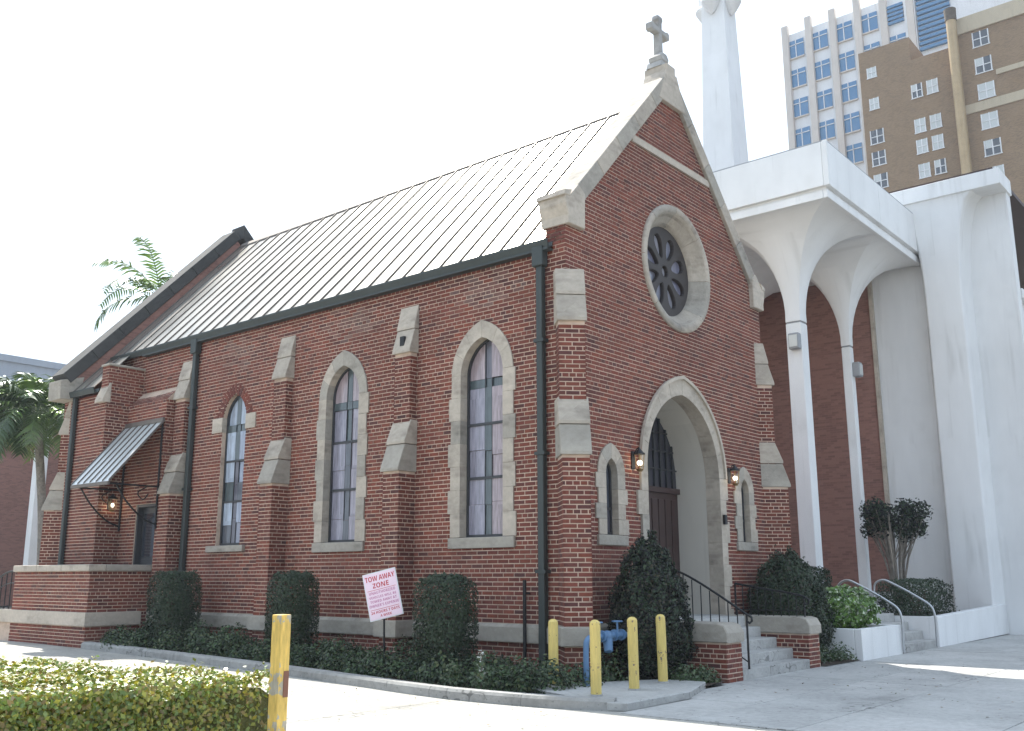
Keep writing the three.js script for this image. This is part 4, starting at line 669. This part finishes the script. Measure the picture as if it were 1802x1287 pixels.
{
  const t = thing('brown_hotel', 'brown brick hotel block with small pale windows behind the church', 'building', [80.7, 0, -21.7]);
  obj('wall', [bx(0, 10, 0, 53.7, 0, 5.05), bx(0.004, 10, 0, 51.2, 5.05, 8.9)], M.hotel, t);
  obj('side_block', [bx(-0.6, 10, 0, 53, 8.9, 34)], M.hotel, t);
  obj('cornice', [bx(-0.8, 1, 51.8, 53.4, 8.8, 34), bx(-0.75, 0.5, 46.7, 47.2, 12.6, 34), bx(-0.75, 0.5, 43.6, 44.5, 8.85, 34)], M.hotelTrim, t);
  const win = (z, y, w, h, two) => { const m = obj('window', bx(-0.02 - (z > 9 ? 0.6 : 0), 0.1, y - h / 2, y + h / 2, z - w / 2, z + w / 2), rnd() < 0.55 ? M.blind : M.darkGlass, t), o = z > 9 ? 0.6 : 0; obj('window_frame', [bx(-0.1 - o, -0.02 - o, y - h / 2 - 0.08, y - h / 2, z - w / 2 - 0.1, z + w / 2 + 0.1), bx(-0.07 - o, -0.021 - o, y - h / 2, y + h / 2, z - 0.05, z + 0.05), bx(-0.07 - o, -0.021 - o, y - 0.04, y + 0.04, z - w / 2, z - 0.05), bx(-0.07 - o, -0.021 - o, y - 0.04, y + 0.04, z + 0.05, z + w / 2), ...[-1, 1].map((s) => bx(-0.07 - o, -0.021 - o, y - h / 2, y + h / 2, z + s * w / 2 - 0.05, z + s * w / 2 + 0.05))], M.towerWhite, m); if (two) obj('shade', bx(-0.04 - o, -0.022 - o, y + 0.06, y + h / 2, z - w / 2 + 0.06, z - 0.06), M.blind, m); };
  for (const [y, h] of [[51.2, 1.1], [47.8, 1.2], [44.25, 1.45], [41.95, 1.45], [39.55, 1.45], [37.2, 1.45]]) win(1.2, y, h > 1.3 ? 1.25 : 0.85, h, rnd() < 0.5);
  for (const y of [47.8, 44.15, 42, 39.5, 37.2]) for (const z of [5.35, 6.8]) win(z, y, 0.95, 1.4, rnd() < 0.6);
  for (const y of [50.8, 48.1, 45.5, 42.5, 39.85, 37.2]) for (const z of [11.6, 18.5]) win(z, y, 1.35, 1.5, rnd() < 0.5);
  const p = thing('flue_pipe', 'tall tan exhaust flue pipe standing against the brown hotel', 'flue', [79.2, 0, -12.3]);
  obj('pipe', [new THREE.CylinderGeometry(0.46, 0.5, 54, 18).translate(0, 27, 0)], new THREE.MeshStandardMaterial({ color: col(0.46, 0.33, 0.18), roughness: 0.45, metalness: 0.3, map: T.metal }), p); obj('cap', new THREE.CylinderGeometry(0.55, 0.52, 1.2, 18).translate(0, 53.6, 0), M.bark, p);
}
{
  const t = thing('grey_building', 'distant grey blue building on the far left behind the palm', 'building', [0, 0, -112]);
  obj('wall', bx(-70, 50, 0, 27.2, -20, 0), M.greyWall, t); obj('roof_edge', bx(-70, 50.3, 27.2, 28, -20, 0.3), M.greyWall, t);
  for (let k = 0; k < 14; k++) for (let j = 0; j < 2; j++) { const w = obj('window', bx(-20 + k * 4, -17.5 + k * 4, 14 + j * 5, 16.4 + j * 5, 0.0, 0.08), M.darkGlass, t); }
}
{
  const t = thing('arcade_wing', 'brown brick wing with one white flared column beyond the far left of the chapel', 'building', [11.8, 0, -47]);
  column(t, -0.02, 4, 0.3, 0.27);
  obj('wall', [bx(-6, 6, 0, 9.2, -7, -2.5)], M.farBrick, t);
  for (let k = 0; k < 3; k++) { const w = obj('window', bx(-5 + k * 2.2, -4 + k * 2.2, 2.2, 4.6, -2.5, -2.44), M.darkGlass, t); obj('window_frame', [bx(-5.1 + k * 2.2, -3.9 + k * 2.2, 2.0, 2.2, -2.5, -2.38)], M.white, w); }
}
// ================================================================ plants
function leaves(n, sample, size, colors, seedJ = 0.25) { // n leaf-sized folded faces
  const P = new Float32Array(n * 12), N = new Float32Array(n * 12), C = new Float32Array(n * 12), I = new Uint32Array(n * 6), UV = new Float32Array(n * 8);
  const a = V3(), b = V3(), nn = V3(), up = V3();
  for (let i = 0; i < n; i++) {
    const s = sample(i), L = (s.size || size) * rr(0.65, 1.25), w = L * 0.32; nn.copy(s.n).add(V3(rr(-1, 1), rr(-1, 1), rr(-1, 1)).multiplyScalar(s.spread ?? 0.9)).normalize();
    a.set(rr(-1, 1), rr(-0.6, 1), rr(-1, 1)).cross(nn).normalize(); b.copy(nn).cross(a);
    const c = colors[Math.floor(rnd() * colors.length)], j = 1 + rr(-seedJ, seedJ);
    const pts = [[0, -L / 2, 0], [w, 0, L * 0.06], [0, L / 2, 0], [-w, 0, L * 0.06]];
    pts.forEach(([x, y, z], k) => { const o = (i * 4 + k) * 3; P[o] = s.p.x + a.x * x + b.x * y + nn.x * z; P[o + 1] = s.p.y + a.y * x + b.y * y + nn.y * z; P[o + 2] = s.p.z + a.z * x + b.z * y + nn.z * z; N[o] = nn.x; N[o + 1] = nn.y; N[o + 2] = nn.z; C[o] = c[0] * j; C[o + 1] = c[1] * j; C[o + 2] = c[2] * j; UV[(i * 4 + k) * 2] = x; UV[(i * 4 + k) * 2 + 1] = y; });
    I.set([i * 4, i * 4 + 1, i * 4 + 2, i * 4, i * 4 + 2, i * 4 + 3], i * 6);
  }
  const g = new THREE.BufferGeometry(); g.setAttribute('position', new THREE.BufferAttribute(P, 3)); g.setAttribute('normal', new THREE.BufferAttribute(N, 3)); g.setAttribute('color', new THREE.BufferAttribute(C, 3)); g.setAttribute('uv', new THREE.BufferAttribute(UV, 2)); g.setIndex(new THREE.BufferAttribute(I, 1)); return g;
}
M.hedgeLeaf = new THREE.MeshPhysicalMaterial({ color: col(1, 1, 1), vertexColors: true, roughness: 0.4, transmission: 0.58, thickness: 0, side: THREE.DoubleSide });
mat('twig', col(0.11, 0.12, 0.04), 1, { map: T.soil, bumpMap: T.fine, bumpScale: 0.03 });
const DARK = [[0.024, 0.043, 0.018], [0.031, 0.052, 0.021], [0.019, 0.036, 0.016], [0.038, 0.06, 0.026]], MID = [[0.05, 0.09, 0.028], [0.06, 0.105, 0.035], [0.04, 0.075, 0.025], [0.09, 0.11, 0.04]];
const HEDGE = [[0.32, 0.36, 0.05], [0.42, 0.41, 0.06], [0.22, 0.32, 0.05], [0.48, 0.42, 0.06], [0.16, 0.24, 0.05], [0.34, 0.25, 0.08], [0.28, 0.35, 0.08]];
const unit = () => { let v; do v = V3(rr(-1, 1), rr(-1, 1), rr(-1, 1)); while (v.lengthSq() > 1 || v.lengthSq() < 0.01); return v.normalize(); };
function lump(p, s) { return Math.sin(p.x * 3.1 + s) * Math.sin(p.y * 3.7 + s * 2.3) * Math.sin(p.z * 3.3 + s * 1.7) + 0.5 * Math.sin(p.x * 7.3 + s * 3) * Math.sin(p.y * 6.1 + s) * Math.sin(p.z * 8.3); }
function superPoint(v, e, rx, ry, rz) { const m = Math.pow(Math.pow(Math.abs(v.x), e) + Math.pow(Math.abs(v.y), e) + Math.pow(Math.abs(v.z), e), 1 / e); return V3(v.x / m * rx, v.y / m * ry, v.z / m * rz); }
function shrub(name, label, pos, rx, h, rz, o = {}) {
  const t = thing(name, label, o.cat || 'shrub', pos, 0, o.group), ry = h / 2, e = o.e || 2.6, sd = pos[0] * 3 + pos[2], n = o.n || 7000;
  const samp = () => { const v = unit(); let p = superPoint(v, e, rx, ry, rz); if (o.cone) { const k = 1 - o.cone * Math.max(0, (p.y / ry + 1) / 2) ** 1.6; p.x *= k; p.z *= k; } const q = 1 + (o.lump ?? 0.09) * lump(v.clone().multiplyScalar(2.2), sd) - (rnd() < 0.75 ? rnd() * 0.13 : rnd() * 0.45) + (rnd() < 0.04 ? rnd() * 0.1 : 0); p.multiplyScalar(q); p.y += ry; p.y = Math.max(0.02, p.y); return { p, n: v }; };
  rawMesh('foliage', leaves(n, samp, o.leaf || 0.055, o.colors || DARK), o.m || M.leafDull, t);
  const st = []; for (let k = 0; k < 7; k++) { const a = rr(0, 6.28), q = rr(0.3, 0.75); st.push(tube([[rr(-0.05, 0.05), -0.03, rr(-0.05, 0.05)], [Math.cos(a) * rx * q * 0.4, h * 0.35, Math.sin(a) * rz * q * 0.4], [Math.cos(a) * rx * q * (o.cone ? 0.5 : 0.8), h * rr(0.6, 0.8), Math.sin(a) * rz * q * (o.cone ? 0.5 : 0.8)]], 0.018, 8, 5)); }
  obj('branches', st, M.bark, t); return t;
}
// clipped shrubs along the side wall
const G1 = 'clipped dark shrubs along the chapel side';
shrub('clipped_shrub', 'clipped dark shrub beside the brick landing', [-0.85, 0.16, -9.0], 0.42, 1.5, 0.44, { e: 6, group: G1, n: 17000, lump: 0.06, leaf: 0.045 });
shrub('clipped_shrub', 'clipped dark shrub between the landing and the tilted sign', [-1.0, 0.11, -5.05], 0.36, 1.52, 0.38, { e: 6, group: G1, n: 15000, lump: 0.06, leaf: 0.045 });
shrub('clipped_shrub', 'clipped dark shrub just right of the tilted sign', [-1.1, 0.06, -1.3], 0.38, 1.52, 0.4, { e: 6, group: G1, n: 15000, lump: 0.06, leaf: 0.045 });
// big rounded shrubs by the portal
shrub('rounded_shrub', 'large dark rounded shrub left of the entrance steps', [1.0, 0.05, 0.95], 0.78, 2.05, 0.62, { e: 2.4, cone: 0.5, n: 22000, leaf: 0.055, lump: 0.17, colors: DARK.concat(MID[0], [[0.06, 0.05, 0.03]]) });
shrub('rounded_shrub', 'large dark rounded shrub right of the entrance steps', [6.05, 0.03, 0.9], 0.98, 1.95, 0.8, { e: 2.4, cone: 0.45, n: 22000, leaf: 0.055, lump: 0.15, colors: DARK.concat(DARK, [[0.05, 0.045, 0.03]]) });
{ // low ground planting of the bed: many short bushes run together
  const cen = []; for (let k = 0; k < 34; k++) { const z = -10.6 + k * 0.345; cen.push([-1.2 + rr(-0.25, 0.25) - 0.02 * (z + 10), z, rr(0.25, 0.42), rr(0.28, 0.55) + (z > -8 && z < -6 ? 0.1 : 0)]); if (k % 2) cen.push([-0.55 + rr(-0.1, 0.1), z, 0.35, rr(0.3, 0.6)]); }
  const samp = () => { const c = cen[Math.floor(rnd() * cen.length)], v = unit(); v.y = Math.abs(v.y); const q = rr(0.55, 1.05); return { p: V3(c[0] + v.x * c[2] * q, gy(c[1]) + 0.05 + v.y * c[3] * q, c[1] + v.z * c[2] * q), n: v }; };
  const o = rawMesh('ground_cover', leaves(30000, samp, 0.06, DARK.concat(MID)), M.leafDull); o.userData.kind = 'stuff'; o.userData.label = 'low mixed ground cover along the chapel wall'; o.userData.category = 'ground cover';
  const cen2 = [[-1.7, 0.1, 0.22, 0.3], [-1.45, 0.45, 0.2, 0.25], [-1.8, -0.5, 0.2, 0.35], [0.2, 0.7, 0.35, 0.5], [0.9, 1.55, 0.3, 0.25], [1.2, 1.7, 0.25, 0.22], [6.1, 1.75, 0.35, 0.3], [5.5, 1.6, 0.3, 0.3]];
  const samp2 = () => { const c = cen2[Math.floor(rnd() * cen2.length)], v = unit(); v.y = Math.abs(v.y); const q = rr(0.3, 1.05); return { p: V3(c[0] + v.x * c[2] * q, 0.06 + v.y * c[3] * q, c[1] + v.z * c[2] * q), n: v }; };
  const o2 = rawMesh('ground_cover', leaves(5000, samp2, 0.05, MID), M.leaf); o2.userData.kind = 'stuff'; o2.userData.label = 'low green ground cover by the bollards and steps'; o2.userData.category = 'ground cover';
}
{ // small upright plant with pale blossoms at the kerb
  const t = thing('flower_stalk', 'small upright plant with white blossoms at the kerb', 'plant', [-1.95, 0.05, 0.15]);
  obj('stem', tube([[0, 0, 0], [0.02, 0.3, 0], [0.0, 0.55, 0.02]], 0.008, 8, 5), M.bark, t);
  rawMesh('foliage', leaves(140, () => ({ p: V3(rr(-0.12, 0.12), rr(0, 0.4), rr(-0.12, 0.12)), n: unit() }), 0.07, MID), M.leaf, t); rawMesh('blossoms', leaves(60, () => { const y = rr(0.2, 0.56); return { p: V3(rr(-0.05, 0.05), y, rr(-0.05, 0.05)), n: unit() }; }, 0.035, [[0.65, 0.66, 0.6]]), M.leaf, t);
}
{ // fallen leaves along the kerb and on the drive
  const o = rawMesh('leaf_litter', leaves(260, () => { const k = rnd(), z = rr(-9, 2.5), i = rnd() < 0.7, x = i ? -2.42 - Math.abs(rr(0, 1) * rr(0, 1)) * 1.2 + (z < -4 ? 0.35 : 0) : rr(-7, -2.6), q = k < 0.3 ? [rr(0, 7), rr(2.2, 6)] : [x, z]; return { p: V3(q[0], gy(q[1]) + 0.018, q[1]), n: V3(0, 1, 0), spread: 0.25 }; }, 0.05, [[0.16, 0.10, 0.04], [0.22, 0.15, 0.06], [0.10, 0.08, 0.04], [0.12, 0.13, 0.05]]), M.leafDull); o.userData.kind = 'stuff'; o.userData.label = 'dry leaves scattered along the kerb and pavement'; o.userData.category = 'leaf litter';
}
{ // foreground hedge
  const t = thing('clipped_hedge', 'sunlit yellow green clipped hedge in the left foreground', 'hedge', [-8.6, 0, 0]);
  const z0 = -4.2, z1 = 3.18, x0 = -1.55, x1 = 0.75, H = 0.88; // the far edge follows the drive
  const samp = () => {
    const k = rnd(), z = rr(z0, z1), far = x1 + (z - 1.7) * 0.26; let p, n; const d = rnd() < 0.7 ? rnd() * 0.05 : rnd() * 0.22, bump = 0.035 * Math.sin(z * 5.1 + Math.sin(z * 2.3) * 2) + 0.02 * Math.sin(z * 13);
    if (k < 0.56) { const x = rr(x0, far); p = V3(x, H - d + bump * Math.sin(x * 6) + 0.02 * Math.sin(x * 11 + z * 9) + (rnd() < 0.06 ? rnd() * 0.07 : 0), z); n = V3(0, 1, 0); } else if (k < 0.80) { p = V3(x0 + d * 1.2 + bump, rr(0.05, H), z); n = V3(-1, 0.2, 0); } else if (k < 0.95) { p = V3(rr(x0, far), rr(0.1, H), z1 - d + bump); n = V3(0, 0.2, 1); } else { p = V3(far - d, rr(0.2, H), z); n = V3(1, 0.2, 0); } return { p, n, spread: 0.8 };
  };
  rawMesh('foliage', leaves(150000, samp, 0.04, HEDGE, 0.3), M.hedgeLeaf, t);
  obj('inner_twigs', prism([[x0 + 0.2, -z0 - 0.15], [x0 + 0.2, -z1 + 0.06], [x1 + (z1 - 1.7) * 0.26 - 0.1, -z1 + 0.06], [x1 + (z0 - 1.7) * 0.26 - 0.2, -z0 - 0.15]], H - 0.09, 0.05).rotateX(-Math.PI / 2), M.twig, t);
  const st = []; for (let k = 0; k < 60; k++) { const z = rr(z0 + 0.2, z1 - 0.2), x = rr(x0 + 0.3, x1 - 0.6), a = rr(0, 6.28); st.push(tube([[x, -0.02, z], [x + 0.1 * Math.cos(a), 0.4, z + 0.1 * Math.sin(a)], [x + 0.25 * Math.cos(a), 0.78, z + 0.25 * Math.sin(a)]], 0.012, 5, 5)); } obj('branches', st, M.bark, t);
}
{ // planter shrub, box hedge and the small tree in front of the white wall
  shrub('flowering_shrub', 'light green flowering shrub in the white planter', [7.6, 0.48, 1.3], 0.95, 0.85, 0.6, { colors: [[0.10, 0.20, 0.03], [0.15, 0.27, 0.05], [0.07, 0.15, 0.03], [0.12, 0.22, 0.04], [0.18, 0.3, 0.06], [0.09, 0.18, 0.03], [0.5, 0.55, 0.4]], m: M.leaf, n: 5200, leaf: 0.085, lump: 0.3, e: 2.1 });
  shrub('box_hedge', 'dark clipped box hedge behind the parapet by the big pier', [12.6, 0.52, 1.15], 1.35, 0.95, 0.6, { e: 5, n: 8000, cat: 'hedge' });
  shrub('box_hedge', 'dark low hedge behind the portico handrails', [10.1, 1.08, -0.7], 1.6, 0.7, 0.35, { e: 4, n: 6000, cat: 'hedge' });
  const t = thing('small_tree', 'small multi-stemmed tree with a flat dark crown before the white wall', 'tree', [14.3, 0.54, 0.2]);
  const st = [], tips = []; for (let k = 0; k < 13; k++) { const a = k / 13 * 6.28 + rr(-0.3, 0.3), r = rr(0.15, 0.95), h = rr(2.0, 2.7), c = Math.cos(a), s = Math.sin(a); const pts = [[c * 0.08, -0.04, s * 0.08], [c * 0.12, 0.6, s * 0.12], [c * r * 0.45, 1.4, s * r * 0.45], [c * r, h, s * r]]; st.push(tube(pts, 0.028, 12, 6)); tips.push(pts[3]); for (let q = 0; q < 2; q++) { const a2 = a + rr(-0.9, 0.9), e = [c * r * 0.45 + Math.cos(a2) * rr(0.2, 0.6), rr(2.0, 2.75), s * r * 0.45 + Math.sin(a2) * rr(0.2, 0.6)]; st.push(tube([pts[2], e], 0.014, 6, 5)); tips.push(e); } }
  obj('trunk', st, M.palmBark, t);
  rawMesh('crown', leaves(4200, () => { const c = tips[Math.floor(rnd() * tips.length)], v = unit(), q = Math.cbrt(rnd()); return { p: V3(c[0] + v.x * 0.24 * q, c[1] + 0.06 + v.y * 0.26 * q, c[2] + v.z * 0.24 * q), n: v }; }, 0.09, DARK.concat(MID[0])), M.leafDull, t);
}
function palm(label, pos, h, lean, n, len, sz) {
  const t = thing('palm_tree', label, 'palm', pos, 0);
  obj('trunk', tube([[0, -0.05, 0], [lean[0] * 0.3, h * 0.5, lean[1] * 0.3], [lean[0], h, lean[1]]], 0.16, 16, 10), M.palmBark, t);
  obj('crownshaft', rod([lean[0], h - 0.1, lean[1]], [lean[0], h + 0.7, lean[1]], 0.15, 0.07, 10), M.leafGreen, t);
  const c = V3(lean[0], h + 0.55, lean[1]), cs = [[0.09, 0.16, 0.035], [0.14, 0.22, 0.045], [0.07, 0.13, 0.035], [0.19, 0.26, 0.06]];
  for (let k = 0; k < n; k++) {
    const az = k * 2.39996 + rr(-0.15, 0.15), el = 1.25 - 1.5 * (k / n) + rr(-0.1, 0.1), L = len * rr(0.85, 1.1), P = [], N = [], C = [], I = []; let p = c.clone(), e = el; const M0 = 26, ds = L / M0, dir = V3(), side = V3(), rach = [p.toArray()];
    const base = cs[Math.floor(rnd() * 4)];
    for (let i = 0; i < M0; i++) {
      e -= (1.5 / M0) * (0.5 + i / M0); dir.set(Math.cos(az) * Math.cos(e), Math.sin(e), Math.sin(az) * Math.cos(e)); p = p.clone().addScaledVector(dir, ds); if (i % 4 === 3) rach.push(p.toArray());
      side.set(-Math.sin(az), 0, Math.cos(az));
      if (i > 2) for (const s of [-1, 1]) { const f = Math.sin(Math.PI * Math.min(1, 0.15 + 0.85 * i / M0)), ll = sz * (0.35 + 0.65 * f) * rr(0.85, 1.1), up = V3().crossVectors(side, dir), d = side.clone().multiplyScalar(s * 0.8).addScaledVector(dir, 0.55).addScaledVector(up, rr(-0.55, 0.15)).normalize(), w = dir.clone().multiplyScalar(0.034 * (0.6 + sz)), b = P.length / 3, mid = p.clone().addScaledVector(d, ll * 0.5), tip = p.clone().addScaledVector(d, ll).add(V3(0, -ll * 0.22, 0)); for (const q of [p.clone().add(w), p.clone().sub(w), mid.clone().add(w), mid.clone().sub(w), tip]) P.push(q.x, q.y, q.z); const j = rr(0.75, 1.3); for (let q = 0; q < 5; q++) C.push(base[0] * j, base[1] * j, base[2] * j); I.push(b, b + 1, b + 3, b, b + 3, b + 2, b + 2, b + 3, b + 4); }
    }
    const g = new THREE.BufferGeometry(); g.setAttribute('position', new THREE.Float32BufferAttribute(P, 3)); g.setAttribute('color', new THREE.Float32BufferAttribute(C, 3)); g.setAttribute('uv', new THREE.Float32BufferAttribute(new Float32Array(P.length / 3 * 2), 2)); g.setIndex(I); g.computeVertexNormals();
    const f = rawMesh('frond', g, M.hedgeLeaf, t); obj('rachis', tube(rach, 0.014, 20, 5), M.leafGreen, f);
  }
  return t;
}
mat('leafGreen', col(0.10, 0.15, 0.05), 0.6, {});
palm('bushy palm tree with drooping fronds left of the chapel', [6.35, 0, -30], 7.4, [-0.8, 0.1], 34, 2.9, 0.85);
palm('palm tree whose fronds rise behind the rear gable coping', [6.5, 0, -23.5], 11.2, [0.1, 0.1], 16, 2.9, 0.6);
palm('short palm at the far left edge of the photograph', [4.3, 0, -32], 7.6, [0.1, 0.2], 36, 2.8, 0.9);
scene.fog = new THREE.FogExp2(new THREE.Color(0.8, 0.87, 0.95), 0.0007);
renderer.render(scene, camera);
